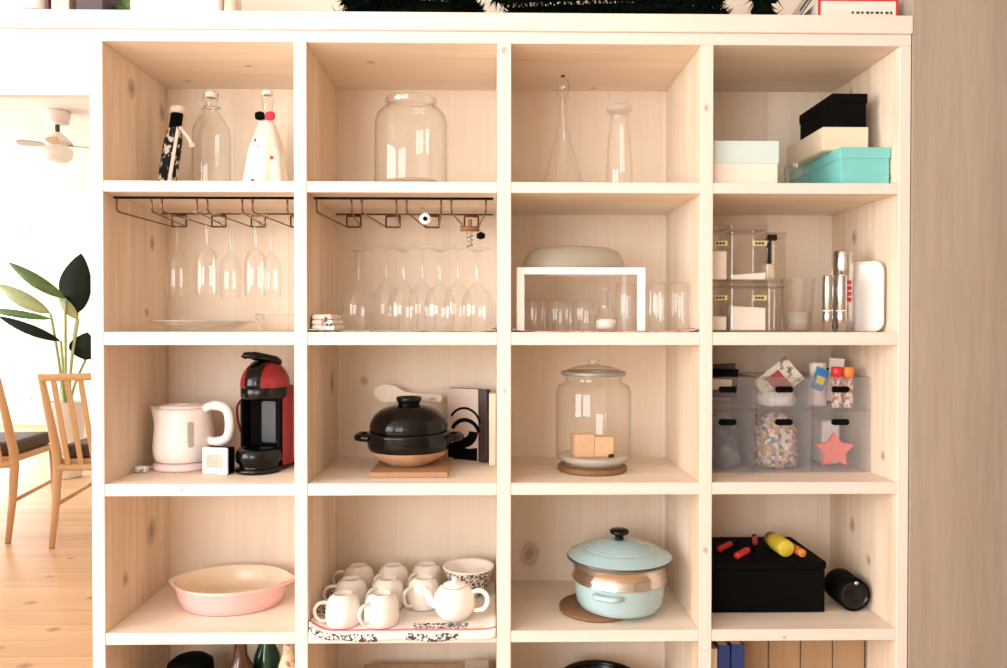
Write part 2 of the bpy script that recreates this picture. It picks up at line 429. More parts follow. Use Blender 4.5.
r = thing('cloth_covered_bottle', 'slanting bottle dressed in black and white patterned cloth with a cream cap', 'bottle', (-.797, .2, ZT[1] + e))
sh = (.15, 0)
b = BM(); lathe(b, [(0, 0), (.018, 0), (.021, .004), (.021, .11), (.020, .135), (.016, .15), (.012, .165), (.012, .17)], 24, shear=sh); obj('cloth_cover', b, KIMONO, r)
b = BM(); lathe(b, [(.0135, .158), (.0140, .165), (.0140, .192), (.0125, .195)], 20, shear=sh); obj('black_neck_wrap', b, BLACKM, r)
b = BM(); lathe(b, [(.012, .1945), (.016, .196), (.018, .203), (.015, .211), (0, .214)], 20, shear=sh); obj('cap', b, OFFW, r)
b = BM(); tube(b, spline([(.040, -.013, .16), (.058, -.03, .143), (.076, -.045, .122), (.085, -.055, .108)], 5), [.002] + [.004] * 13 + [.0065, .007], 8); obj('sash_tail', b, LINEN, r)
b = BM(); prism(b, [(-.004, .0), (.004, -.002), (.01, .14), (.004, .15)], .003, T(.016, -.0215, .01) @ FRONT @ RZ(-.12)); obj('white_trim', b, LINEN, r)

r = thing('cloth_covered_bottle', 'glass bottle wearing a flared white cloth skirt with a black and red bow', 'bottle', (-.556, .2, ZT[1] + e))
b = BM(); lathe(b, [(0, .002), (.036, 0), (.037, .01), (.037, .11), (.028, .15), (.014, .18), (.012, .195), (.012, .225), (.0145, .227), (.0145, .236), (.010, .238)], 28); obj('bottle_body', b, GLASS2, r)
b = BM(); lathe(b, [(.009, .2385), (.013, .240), (.012, .249), (0, .251)], 16); obj('stopper', b, WHITEG, r)
b = BM(); seg = 48; prof = [(.064, .0), (.058, .03), (.051, .07), (.046, .105), (.034, .14), (.021, .172), (.0165, .185)]
rings = []
for (rr, z) in prof:
    w = .10 * (1 - z / .185)
    rings.append([b.verts.new(((rr * (1 + w * math.sin(7 * a)) * math.cos(a)) * (.80 if math.cos(a) > 0 else 1), rr * (1 + w * math.sin(7 * a)) * math.sin(a) * .75, z)) for a in [2 * PI * i / seg for i in range(seg)]])
for a, d in zip(rings[:-1], rings[1:]):
    for i in range(seg):
        f = b.faces.new((a[i], a[(i + 1) % seg], d[(i + 1) % seg], d[i])); f.smooth = True
obj('cloth_skirt', b, LINEN, r)
b = BM()
for (x, z, rad) in [(.019, .085, .0034), (-.022, .03, .0034), (-.022, .127, .002), (-.012, .11, .0018)]:
    yy = -.75 * lerp(.064, .0165, z / .185) - .004
    lathe(b, [(0, -.004), (rad, -.003), (rad, .003), (0, .004)], 10, cx=x, cy=yy * math.sqrt(max(.1, 1 - (x / .07) ** 2)), cz=z)
obj('red_dot', b, REDCL, r)
for nm, sg, m in (('black_bow_loop', -1, BLACKM), ('red_bow_loop', 1, REDCL)):
    b = BM(); vs = lathe(b, [(0, -.012), (.008, -.01), (.011, 0), (.008, .01), (0, .012)], 14, sy=.6)
    bmesh.ops.transform(b, matrix=T(sg * .012, -.02, .185) @ RY(PI / 2), verts=vs); obj(nm, b, m, r)

def open_jar(root):
    b = BM(); lathe(b, [(0, .010), (.070, .010), (.076, .006), (.074, 0), (.080, .004), (.083, .014), (.083, .163), (.078, .183), (.066, .197), (.058, .202), (.0555, .206), (.0585, .212), (.0585, .222), (.055, .224), (.0525, .220), (.0525, .206)], 56)
    obj('jar_body', b, GLASS2, root)
r = thing('glass_jar', 'large open wide-mouthed glass jar alone in the top compartment', 'jar', (-.207, .102, ZT[1] + e)); open_jar(r); r.scale = (.975, .975, .905)
b = BM(); lathe(b, [(0, .0102), (.07, .0102), (.0745, .013), (.068, .017), (0, .016)], 40); obj('thick_base', b, frosted('thick_glass_base', (.78, .66, .48), .45, .2, .5), r)

r = thing('glass_decanter', 'tall clear glass decanter with thin neck and bulb stopper', 'decanter', (.137, .14, ZT[1] + e))
b = BM(); lathe(b, [(0, .005), (.044, 0), (.049, .005), (.047, .02), (.034, .07), (.02, .115), (.011, .155), (.0085, .18), (.0085, .215), (.013, .219), (.013, .222)], 36); obj('decanter_body', b, GLASS, r)
b = BM(); lathe(b, [(.006, .205), (.007, .222), (.0125, .228), (.0155, .242), (.0135, .256), (.007, .264), (0, .266)], 24); obj('stopper', b, GLASS2, r)
b = BM(); lathe(b, [(0, .2662), (.005, .2665), (.004, .270), (0, .271)], 12); obj('stopper_tip', b, DGREY, r)
r = thing('glass_carafe', 'clear cylindrical glass carafe with flared rim beside the decanter', 'carafe', (.267, .14, ZT[1] + e))
b = BM(); lathe(b, [(0, .005), (.028, 0), (.031, .005), (.030, .06), (.026, .12), (.021, .155), (.019, .17), (.021, .182), (.026, .186)], 32); obj('carafe_body', b, GLASS, r)
b = BM(); lathe(b, [(.0, .1865), (.027, .1868), (.029, .190), (.029, .198), (.02, .203), (0, .204)], 28); obj('lid', b, frosted('milky_lid', (.85, .82, .78), .5, .2, .5), r)

# boxes in the right-hand top compartment
def lidded_box(name, label, x0, x1, y0, y1, z0, h, lidh, mb, ml, over=.002, group=None):
    r = thing(name, label, 'box', ((x0 + x1) / 2, y0, z0), group=group); w = (x1 - x0) / 2; dd = y1 - y0
    b = BM(); box(b, -w + over, w - over, over, dd - over, 0, h - .003, .001, 1); obj('box_base', b, mb, r)
    b = BM(); box(b, -w, w, 0, dd, h - lidh, h, .001, 1); 
    o = obj('lid', b, ml, r); return r
lidded_box('lidded_box', 'pale mint lidded box with an off-white base at left of its compartment', .4455, .594, .025, .25, ZT[1] + e, .0945, .049, OFFW, MINTC)
lidded_box('lidded_box', 'turquoise cardboard box with overhanging lid', .729, .8395, .03, .31, ZT[1] + e, .083, .024, TEAL, TEAL)
lidded_box('lidded_box', 'cream cardboard box between the turquoise box and the black box', .706, .808, .065, .27, ZT[1] + e + .0836, .052, .05, CREAMB, CREAMB)
lidded_box('lidded_box', 'black lidded box on top of the cream box', .7285, .8085, .07, .25, ZT[1] + e + .0836 + .0526, .075, .022, BLACKM, BLACKM)
r = thing('glass_tumbler', 'small clear glass tumbler lying between mint and turquoise boxes', 'glass', (.655, .075, ZT[1] + e))
b = BM(); lathe(b, [(0, .003), (.022, 0), (.026, .004), (.029, .05), (.0295, .052)], 28); obj('tumbler_body', b, GLASS2, r)
b = BM(); lathe(b, [(.026, .044), (.0275, .0445), (.0276, .046)], 28); obj('rim_band', b, GLASS2, r)

# ------------------------------------------------------------------ row 2: stemware racks
def rack(root, w, skip=()):
    b = BM()
    zt = -.0075
    tube(b, [(-w / 2, 0, zt), (w / 2, 0, zt)], .0028, 8)
    obj('front_rail', b, BLACKM, root)
    b = BM(); tube(b, [(-w / 2, .235, zt), (w / 2, .235, zt)], .0022, 8); obj('rear_rail', b, BRONZE, root)
    n = 4; pitch = w / n
    for k in range(n):
        xa = -w / 2 + .006 + k * pitch; xb = xa + pitch - .022; xm = (xa + xb) / 2; hw = .017
        b = BM()
        for x0, x1 in ((xa, xm - hw), (xb, xm + hw)):
            tube(b, [(x0, 0, zt), (x0, 0, -.032), (lerp(x0, x1, .03), .008, -.037), (x1, .235, -.039), (x1, .235, -.012)], .0022, 8)
        tube(b, [(xm - hw, .235, -.039), (xm + hw, .235, -.039)], .0022, 8)
        tube(b, [(xm - hw, .235, -.012), (xm + hw, .235, -.012)], .0026, 8)
        tube(b, [(xm, .235, -.012), (xm, .235, zt)], .0018, 6)
        obj('glass_runner', b, BRONZE, root)
r1 = thing('stemware_rack', 'dark wire stemware rack under the shelf above the hanging flutes', 'rack', (-.641, .03, 1.3195), group='wire stemware racks'); rack(r1, .385)
copy_thing(r1, (-.2155, .03, 1.3195), 0, 'dark wire stemware rack under the shelf above the upturned wine glasses')

# hanging flutes
def flute_bm():
    b = BM(); lathe(b, [(0, 0), (.030, -.0008), (.030, -.0022), (.010, -.005), (.0035, -.012), (.003, -.070), (.006, -.077), (.017, -.086), (.0225, -.10), (.0245, -.135), (.0230, -.178), (.0222, -.180)], 28); return b
gx = -.641 - .385 / 2 + .006 + .385 / 4 - .011
first = None
names = {0: 'left', 1: 'middle', 2: 'right'}
zf = 1.3195 - .039 + .0022 + .0024
P_ = .385 / 4
for k, (x, yy, where) in enumerate([(gx, .135, 'leftmost'), (gx + P_, .055, 'second from left, nearer the front'), (gx + P_, .205, 'third from left, further back'), (gx + 2 * P_, .085, 'fourth from left, nearer the front'), (gx + 2 * P_, .205, 'rightmost, further back')]):
    lab = f'clear champagne flute hanging upside down in the wire rack, {where}'
    if first is None:
        first = obj('champagne_flute', flute_bm(), STEM, loc=(x, yy, zf), smooth=True); tag(first, lab, 'glass', 'hanging champagne flutes')
    else:
        o = first.copy(); C.objects.link(o); o.location = (x, yy, zf); o['label'] = lab
r = thing('glass_platter', 'shallow oval clear glass platter under the hanging flutes', 'platter', (-.683, .13, ZT[2] + e))
b = BM(); lathe(b, [(0, .003), (.06, 0), (.075, .004), (.10, .016), (.118, .021), (.119, .023), (.10, .0195), (.07, .006)], 48, sy=.85); obj('platter_body', b, GLASS, r)
b = BM(); lathe(b, [(0, .009), (.05, .0085), (.09, .0175), (.108, .022), (.109, .0245), (.088, .021), (.05, .011), (0, .0105)], 48, sy=.85); obj('inner_plate', b, frosted('clear_plate', (.9, .86, .8), .35, .15, .4), r)
r = thing('folded_napkin_dish', 'crinkled clear glass dish at right of the glass platter', 'dish', (-.505, .13, ZT[2] + e))
b = BM(); seg = 40; rings = []
for (rr, z) in [(.03, 0), (.04, .004), (.045, .02), (.053, .036)]:
    rings.append([b.verts.new((rr * (1 + .12 * z / .036 * math.sin(6 * a)) * math.cos(a), rr * math.sin(a), z + .006 * z / .036 * math.cos(5 * a))) for a in [2 * PI * i / seg for i in range(seg)]])
for a, d in zip(rings[:-1], rings[1:]):
    for i in range(seg): b.faces.new((a[i], a[(i + 1) % seg], d[(i + 1) % seg], d[i])).smooth = True
b.faces.new(rings[0][::-1]); o = obj('dish_body', b, GLASS, r)
r.name = 'glass_dish'
b = BM(); lathe(b, [(.0515, .036), (.055, .037), (.055, .039), (.0515, .039)], 40); obj('dish_rim', b, GLASS2, r)

# shelf cloths
def cloth(name, label, x0, x1, y0, y1, z, mats, drop=.0, rise_l=.0, rise_r=.0, seed=1, nx=48, ny=28, stripe=None, edge=None):
    rnd = random.Random(seed); bm = BM(); grid = []
    for j in range(ny + 1):
        row = []
        for i in range(nx + 1):
            u = i / nx; v = j / ny
            x = lerp(x0, x1, u); s = lerp(-drop, y1 - y0, v)
            zz = z + .0010
            if s < 0: y = y0 - .002 - .0015 * math.sin(u * 23); zz = z + .001 + s * (1 + .12 * math.sin(u * 17 + seed))
            else: y = y0 + s
            if rise_l and u < .12: zz += rise_l * (1 - u / .12) ** 1.6 * (1 - .55 * v); x = max(x, x0 + .0006)
            if rise_r and u > .93: zz += rise_r * ((u - .93) / .07) ** 1.6 * (1 - .5 * v)
            zz += .0006 * max(0, math.sin(u * 31 + v * 19 + seed))
            row.append(bm.verts.new((x, y, zz)))
        grid.append(row)
    for j in range(ny):
        for i in range(nx):
            f = bm.faces.new((grid[j][i], grid[j][i + 1], grid[j + 1][i + 1], grid[j + 1][i])); f.smooth = True
            u = (i + .5) / nx; s = lerp(-drop, y1 - y0, (j + .5) / ny)
            mi = 0
            if stripe and stripe[0] < s < stripe[1]: mi = 1
            if edge and edge(u, s): mi = 2
            f.material_index = mi
    o = obj(name, bm, mats); m = o.modifiers.new('thick', 'SOLIDIFY'); m.thickness = .0009; m.offset = 1
    return tag(o, label, 'cloth')
cloth('shelf_cloth', 'white printed shelf cloth under the upturned wine glasses', -.4135, -.0165, .003, .26, ZT[2], [LINEN, STRIPE, PRINTD], rise_l=.004, rise_r=.010, seed=2,
      edge=lambda u, s: s < .02 or (.03 < u < .09 and s < .12))
cloth('shelf_cloth', 'pink printed shelf cloth under the white metal rack', .0165, .4155, .003, .26, ZT[2], [LINEN, STRIPE, PRINTR], rise_l=.005, rise_r=.006, seed=5,
      edge=lambda u, s: s < .16)
r = thing('folded_napkin', 'folded white napkin with dark and pink print at left of the wine glasses', 'napkin', (-.386, .02, ZT[2] + .0036))
for q in range(3):
    b = BM(); box(b, -.026, .024 - .004 * q, .002 * q, .12, q * .0115, q * .0115 + .011, .004, 2); obj('napkin_fold', b, LINEN, r)
b = BM()
for (u, v, a, d) in [(.004, .004, .006, .012), (.001, .016, .007, .014), (-.02, .003, .004, .004), (.012, .006, .006, .01)]: prism(b, [(u, v), (u + a, v + .003), (u + a * .8, v + d), (u + .001, v + d * .8)], .0006, T(0, .0012, 0) @ FRONT)
obj('dark_print', b, DGREY, r)
b = BM(); prism(b, [(-.004, .008), (.001, .006), (-.001, .026), (-.005, .024)], .0006, T(0, .0012, 0) @ FRONT); obj('pink_print', b, STRIPE, r)
ZC = .0034     # cloth thickness to clear

# upturned wine glasses
def wine_bm():
    b = BM(); lathe(b, [(.029, 0), (.030, .001), (.0345, .035), (.0345, .05), (.029, .075), (.015, .09), (.005, .098), (.0035, .106), (.0032, .158), (.008, .163), (.026, .168), (.033, .1695), (.033, .171), (0, .1725)], 28); return b
spots = [(-.322, .085, 'front row, far left'), (-.222, .085, 'front row, second from left'), (-.142, .085, 'front row, third from left'), (-.060, .085, 'front row, far right'),
         (-.275, .19, 'rear row, left'), (-.190, .19, 'rear row, middle'), (-.106, .19, 'rear row, right')]
first = None
for (x, y, where) in spots:
    lab = f'clear wine glass upside down on printed cloth, {where}'
    if first is None:
        first = obj('wine_glass', wine_bm(), STEM, loc=(x, y, ZT[2] + ZC), smooth=True); tag(first, lab, 'glass', 'upturned wine glasses'); first.scale = (1, 1, 1.07)
    else:
        o = first.copy(); C.objects.link(o); o.location = (x, y, ZT[2] + ZC); o['label'] = lab
    if y > .1: o.scale = (1, 1, 1.17)
# small hanging things on the rack
r = thing('bottle_stopper', 'round white stopper with black centre hung on the rack', 'stopper', (-.168, .018, 1.266))
b = BM(); vs = lathe(b, [(0, 0), (.011, 0), (.012, .002), (.012, .006), (.010, .008), (0, .008)], 24); bmesh.ops.transform(b, matrix=RX(PI / 2), verts=vs); obj('disc', b, WHITEP, r)
b = BM(); vs = lathe(b, [(0, 0), (.0048, 0), (.0048, .0022), (0, .0026)], 16); bmesh.ops.transform(b, matrix=T(0, -.0082, 0) @ RX(PI / 2), verts=vs); obj('black_centre', b, BLACKM, r)
b = BM(); tube(b, spline([(0, -.004, .0115), (-.003, .0, .022), (-.012, .010, .006 + .0195)], 4), .0012, 6); obj('hook', b, CHROME, r)
r = thing('corkscrew', 'brass and black corkscrew hanging from the rack at right', 'corkscrew', (-.074, .05, 1.268)); r.scale = (1.5, 1.5, 1.5)
b = BM(); tube(b, [(-.014, 0, -.012), (.014, 0, -.012)], [.004, .004], 10); tube(b, [(0, 0, -.012), (0, 0, .002)], .003, 8); obj('handle', b, CORK, r)
b = BM(); tube(b, [(.004 * math.cos(t * 1.2), .004 * math.sin(t * 1.2), -.016 - t * .0012) for t in range(20)], .0013, 6); obj('worm', b, CHROME, r)
b = BM(); vs = lathe(b, [(0, -.006), (.006, -.004), (.0065, .002), (0, .006)], 14); bmesh.ops.transform(b, matrix=T(.016, -.003, -.022), verts=vs); obj('stopper_end', b, BLACKM, r)

# ------------------------------------------------------------------ row 2, third compartment
r = thing('metal_rack', 'white metal stand-up rack shaped like a low table', 'rack', (.1665, .028, ZT[2] + ZC))
w, h, dpt = .139, .136, .165
def frame_bm(y, w, h, t, d):
    b = BM(); prism(b, [(-w, 0), (-w + t, 0), (-w + t, h - t * .9), (w - t, h - t * .9), (w - t, 0), (w, 0), (w, h), (-w, h)], d, T(0, y + d, 0) @ FRONT); return b
obj('front_frame', frame_bm(0, w, h, .0165, .006), WHITEM, r)
obj('rear_frame', frame_bm(dpt, w - .012, h, .010, .006), WHITEM, r)
b = BM(); box(b, -w + .012, w - .012, .006, dpt, h - .004, h - .001, .0005, 1); obj('top_sheet', b, WHITEM, r)
zrt = ZT[2] + ZC + h
r = thing('glass_bowl', 'smoky glass bowl upside down on top of the white rack', 'bowl', (.160, .12, zrt + .0004)); r.scale = (1.04, 1, 1.22)
b = BM(); lathe(b, [(.112, 0), (.1135, .002), (.108, .020), (.098, .033), (.08, .040), (.05, .043), (0, .044)], 56, sy=.68); obj('bowl_body', b, SMOKE, r)
b = BM(); lathe(b, [(.1125, .0), (.1155, .0005), (.1155, .0045), (.113, .005)], 56, sy=.68); obj('rim', b, SMOKE, r)
def tumbler_bm(rad, hh):
    b = BM(); lathe(b, [(rad * .98, 0), (rad, .001), (rad, hh * .6), (rad * .93, hh * .9), (rad * .82, hh * .985), (rad * .7, hh), (0, hh * .99)], 28); return b
first = None
for (x, y, where) in [(.068, .075, 'front left'), (.122, .085, 'front middle'), (.178, .08, 'front right'), (.094, .145, 'rear left'), (.152, .15, 'rear right')]:
    lab = f'short clear tumbler upside down beneath the white rack, {where}'
    if first is None:
        first = obj('glass_tumbler', tumbler_bm(.0255, .068), GLASS, loc=(x, y, ZT[2] + ZC), smooth=True); tag(first, lab, 'glass', 'tumblers under the white rack')
    else:
        o = first.copy(); C.objects.link(o); o.location = (x, y, ZT[2] + ZC); o['label'] = lab
r = thing('glass_cruet', 'small clear glass cruet with a white filling under the white rack', 'cruet', (.232, .105, ZT[2] + ZC))
b = BM(); lathe(b, [(0, .002), (.024, 0), (.026, .004), (.026, .028), (.018, .038), (.0165, .058), (.019, .066)], 28); obj('cruet_body', b, GLASS2, r)
b = BM(); lathe(b, [(0, .004), (.022, .004), (.022, .022), (.012, .026), (0, .026)], 24); obj('filling', b, POWDER, r)
b = BM(); lathe(b, [(0, .05), (.006, .05), (.006, .09), (.009, .092), (.009, .098), (0, .1)], 16); obj('stopper', b, frosted('milky_stopper', (.85, .8, .76), .5, .2, .5), r)
first = None
for (x, y, where) in [(.282, .135, 'behind the right post of the white rack'), (.338, .075, 'just right of the white rack'), (.390, .085, 'next to the right side of the compartment'), (.364, .155, 'at the back behind the two front tall glasses')]:
    lab = f'tall clear glass upside down, {where}'
    if first is None:
        first = obj('tall_glass', tumbler_bm(.0245, .108), GLASS, loc=(x, y, ZT[2] + ZC), smooth=True); tag(first, lab, 'glass', 'tall upturned glasses')
    else:
        o = first.copy(); C.objects.link(o); o.location = (x, y, ZT[2] + ZC); o['label'] = lab

# ------------------------------------------------------------------ row 2, fourth compartment: clear canisters
def canister(name, label, x, y, z, w, d, h, fill, ftop=0, tape=True, slope=0):
    r = thing(name, label, 'canister', (x, y, z), group='clear dry-food canisters')
    b = BM(); box(b, -w / 2, w / 2, 0, d, 0, h - .012, .004, 2); obj('canister_body', b, CLEARP, r)
    b = BM(); box(b, -w / 2 - .001, w / 2 + .001, -.001, d + .001, h - .0115, h, .002, 2); obj('lid', b, CLEARP, r)
    if fill:
        b = BM(); vs = box(b, -w / 2 + .003, w / 2 - .003, .003, d - .003, .003, ftop, .002, 1)
        for v in vs:
            if v.co.z > ftop * .6: v.co.z += slope * v.co.x + .002 * math.sin(v.co.x * 300)
        obj('contents', b, POWDER, r)
    if tape:
        b = BM(); box(b, w / 2 - .032, w / 2 - .003, -.0012, -.0002, h * .62, h * .62 + .011); obj('label_tape', b, LABELY, r)
        b = BM()
        for k in range(3): box(b, w / 2 - .028 + k * .007, w / 2 - .0235 + k * .007, -.0016, -.0013, h * .62 + .003, h * .62 + .008)
        obj('label_lettering', b, BLACKM, r)
    return r
zb = ZT[2] + e
canister('storage_canister', 'clear lidded canister a third full of white powder, lower row at far left', .4715, .06, zb, .050, .09, .112, 1, .034)
canister('storage_canister', 'clear lidded canister half full of white powder, lower row beside the far left one', .5425, .06, zb, .082, .09, .112, 1, .055)
canister('storage_canister', 'clear lidded canister full of white powder, upper row at far left', .4715, .06, zb + .1126, .050, .09, .124, 1, .066)
canister('storage_canister', 'clear lidded canister with a slope of white powder, upper row second from left', .5425, .06, zb + .1126, .082, .09, .124, 1, .016, slope=.13)
canister('storage_canister', 'slim clear canister holding a black scoop, upper row at right', .6110, .085, zb + .1126, .045, .07, .110, 0, tape=False)
r = thing('measuring_scoop', 'black handled scoop standing inside the slim clear canister', 'scoop', (.603, .11, zb + .1126 + .003)); r.scale = (1.2, 1.2, 1.2)
b = BM(); box(b, -.005, .005, -.003, .003, .03, .088, .0015, 1); box(b, -.005, .016, -.003, .003, .076, .088, .0015, 1); obj('handle', b, BLACKM, r)
b = BM(); lathe(b, [(0, 0), (.010, .001), (.012, .008), (.012, .030), (.010, .031), (.010, .008), (0, .004)], 20); obj('cup', b, CREAMB, r)
canister('storage_canister', 'empty clear plastic canister, lower row below the black scoop', .6110, .07, zb, .046, .08, .112, 0, tape=False)
r = thing('tapered_cup', 'clear plastic open cup in the middle of the canister shelf', 'cup', (.682, .14, zb))
b = BM(); lathe(b, [(0, .003), (.028, 0), (.03, .004), (.0375, .118), (.0385, .122), (.037, .122)], 32); obj('cup_body', b, CLEARP, r)
b = BM(); lathe(b, [(0, .004), (.0275, .0045), (.0305, .045), (0, .045)], 28); obj('contents', b, frosted('pale_grain', (.82, .74, .64), .6, .6, .2), r)
r = thing('tapered_cup', 'second clear plastic cup nested behind the canisters', 'cup', (.64, .215, zb))
b = BM(); lathe(b, [(0, .003), (.028, 0), (.03, .004), (.0375, .118), (.0385, .122), (.037, .122)], 32); obj('cup_body', b, CLEARP, r)
b = BM(); lathe(b, [(.0385, .1222), (.0400, .123), (.0400, .126), (.0385, .127)], 28); obj('rim', b, CLEARP, r)
def steel_tube(label, x, y, rad, h, red=False):
    r = thing('spice_mill', label, 'mill', (x, y, zb), group='slim steel mills')
    b = BM(); lathe(b, [(0, 0), (rad, 0), (rad, h * .36), (rad * .97, h * .365)], 28); obj('mill_base', b, CHROME, r)
    b = BM(); lathe(b, [(rad * .94, h * .365), (rad * .94, h * (.70 if red else .385))], 28); obj('collar', b, (CHROME if red else WHITEM), r)
    b = BM(); lathe(b, [(rad * .97, h * (.70 if red else .385)), (rad, h * (.705 if red else .39)), (rad, h * .985), (rad * .93, h), (0, h)], 28); obj('mill_top', b, CHROME, r)
    if red:
        b = BM()
        for k in range(4): box(b, -rad * .1, rad * .42, -rad * .96, -rad * .90, h * (.37 + k * .07), h * (.42 + k * .07))
        obj('red_marking', b, REDM, r)
        b = BM(); lathe(b, [(0, h * .37), (rad * .8, h * .37), (rad * .8, h * .66), (0, h * .66)], 20); obj('contents', b, plain('pink_salt', (.62, .36, .32), .8, var=.2, scale=120), r)
steel_tube('slim steel mill with white collar, left of the two short ones', .7130, .050, .0115, .124)
steel_tube('slim steel mill with white collar, right of the two short ones', .7400, .045, .0115, .124)
steel_tube('tall steel mill with red lettering beside the white tray', .7670, .094, .0215, .182, True)
r = thing('serving_tray', 'white rounded tray standing upright against the right side', 'tray', (.773, .155, zb), rz=-1.05)
def rrect(w, h, rad, n=6):
    pts = []
    for cx, cy, a0 in ((w - rad, h - rad, 0), (rad, h - rad, PI / 2), (rad, rad, PI), (w - rad, rad, 1.5 * PI)):
        for k in range(n + 1): a = a0 + k * PI / 2 / n; pts.append((cx + rad * math.cos(a), cy + rad * math.sin(a)))
    return pts
b = BM(); prism(b, rrect(.126, .152, .022), .005, T(0, 0, 0) @ FRONT); obj('tray_face', b, WHITEP, r)
b = BM(); tube(b, [(u, -.005, v) for u, v in rrect(.126, .152, .022)], .0026, 8, closed=True)
bmesh.ops.translate(b, verts=b.verts, vec=(0, 0, .0028)); obj('tray_rim', b, OFFW, r)

# ------------------------------------------------------------------ row 3: kettle, timer, coffee machine
z3 = ZT[3] + e
r = thing('electric_kettle', 'small pale pink electric kettle on its base', 'kettle', (-.7485, .188, z3)); r.scale = (.97, .97, 1)
b = BM(); lathe(b, [(0, 0), (.067, 0), (.072, .004), (.071, .012), (.062, .017), (0, .017)], 40); obj('power_base', b, PINKP, r)
b = BM()
prof = [(.060, .0185), (.067, .023), (.0705, .036), (.0715, .055), (.0695, .08), (.066, .105), (.0635, .13), (.0625, .142)]
seg = 48; rings = []
for (rr, z) in prof:
    k = max(0, (z - .09) / .052)
    ring = []
    for i in range(seg):
        a = 2 * PI * i / seg
        sp = max(0, math.cos(a - PI)) ** 10 * .019 * k ** 1.2
        ring.append(b.verts.new(((rr + sp) * math.cos(a), (rr) * math.sin(a), z + sp * .15)))
    rings.append(ring)
for a, d in zip(rings[:-1], rings[1:]):
    for i in range(seg): b.faces.new((a[i], a[(i + 1) % seg], d[(i + 1) % seg], d[i])).smooth = True
b.faces.new(rings[0][::-1]); b.faces.new(rings[-1]); obj('kettle_body', b, PINKW, r)
b = BM(); lathe(b, [(.057, .1425), (.056, .146), (.043, .1495), (.012, .151), (.012, .1515), (0, .152)], 36); obj('lid', b, PINKW, r)
b = BM(); hp = spline([(.050, -.018, .136), (.070, -.020, .147), (.096, -.026, .147), (.114, -.028, .135), (.119, -.029, .105), (.115, -.028, .08), (.102, -.026, .067), (.080, -.021, .064), (.058, -.016, .068)], 6)
tube(b, hp, [.010] * 8 + [.0115] * (len(hp) - 16) + [.010] * 8, 12); obj('handle', b, PINKW, r)
b = BM(); prism(b, rrect(.012, .058, .005), .004, T(.0315, -.0625, .056) @ RZ(.55) @ RX(-.10) @ FRONT); obj('water_window', b, GREYW, r)
b = BM(); tube(b, spline([(-.06, .0, .006), (-.075, -.02, .003), (-.080, -.012, .003), (-.0765, -.037, .003)], 6), .0025, 8); obj('cord', b, WHITEP, r)
b = BM(); box(b, -.090, -.063, -.068, -.050, 0, .014, .003, 2); box(b, -.083, -.070, -.0498, -.038, .003, .011, .002, 2); obj('plug', b, GREYW if 0 else WHITEP, r)
b = BM(); box(b, -.086, -.082, -.083, -.068, .004, .009); box(b, -.072, -.068, -.083, -.068, .004, .009); obj('prong', b, CHROME, r)

r = thing('kitchen_timer', 'square white kitchen timer with grey display standing by the kettle', 'timer', (-.6455, .098, z3), rz=-.22)
b = BM(); box(b, -.031, .031, .006, .034, 0, .060, .006, 3); obj('black_back', b, BLACKM, r)
b = BM(); box(b, -.0315, .0315, -.002, .0058, 0, .061, .004, 3); obj('white_front', b, WHITEP, r)
b = BM(); box(b, -.020, .020, -.0030, -.0021, .015, .046, .0003, 1); obj('display', b, LCD, r)
b = BM()
for x in (-.013, -.003, .007): box(b, x, x + .0012, -.0034, -.0031, .022, .038)
obj('digit', b, GREYW, r)

r = thing('coffee_machine', 'small red and black capsule coffee machine with lever', 'coffee machine', (-.5535, .168, z3), rz=-.22); r.scale = (1, 1, .958)
b = BM(); lathe(b, [(0, 0), (.050, 0), (.052, .004), (.051, .010), (.044, .013), (0, .013)], 40, cy=-.03); box(b, -.04, .048, -.03, .06, 0, .012, .004, 2); obj('foot', b, BLACKG, r)
b = BM(); lathe(b, [(.044, .0132), (.043, .018), (.050, .026), (.0515, .04), (.049, .052), (.044, .057), (0, .057)], 40, cy=-.03); obj('drip_tray', b, BLACKG, r)
b = BM()      # black column, hollow towards the cup space
pts = [(-.046, -.03), (-.041, -.03), (-.036, -.003), (-.018, .008), (.018, .008), (.036, -.003), (.041, -.02), (.046, -.02), (.046, .02), (.042, .05), (-.042, .05), (-.046, .02)]
prism(b, pts, .115, T(0, 0, .0575)); obj('cup_recess', b, BLACKM, r)
b = BM(); prism(b, rrect(.040, .10, .006), .003, T(-.012, .0078, .064) @ FRONT); obj('silver_panel', b, plain('dark_chrome', (.05, .05, .052), .42, .9), r)
b = BM(); pts = [(.0535 * math.cos(a), .022 + .058 * math.sin(a)) for a in [-.16 * PI + i * 1.32 * PI / 24 for i in range(25)]]
inn = [(.0505 * math.cos(a), .022 + .0545 * math.sin(a)) for a in [-.16 * PI + i * 1.32 * PI / 24 for i in range(25)]]
prism(b, pts + inn[::-1], .188, T(.0, 0, .0125)); obj('housing', b, RED, r)
b = BM(); lathe(b, [(0, .172), (.048, .172), (.0525, .178), (.0525, .199), (.050, .202)], 40, cy=-.004, sy=1.05); obj('collar', b, BLACKG, r)
dome = [(.0545, .2005), (.0550, .208), (.053, .222), (.0475, .237), (.039, .249), (.027, .258), (.013, .263), (0, .264)]
b = BM(); lathe(b, dome, 48, cy=-.0, sy=1.08); obj('head', b, RED, r)
b = BM(); rows = []
path = [(-rr * 1.08 - .0015, z) for rr, z in dome] + [(rr * 1.08 + .0015, z) for rr, z in dome[::-1][1:]]
for k, (yy, zz) in enumerate(path):
    top = .0015 * min(1, max(0, (zz - .24) / .02)); hw = .0185
    def yx(x): 
        f = math.sqrt(max(0, 1 - (x / .056) ** 2)); return yy * f
    rows.append([b.verts.new((x, yx(x), zz + top - (0 if zz < .255 else .003 * (x / .02) ** 2))) for x in (-hw, -hw / 2, 0, hw / 2, hw)])
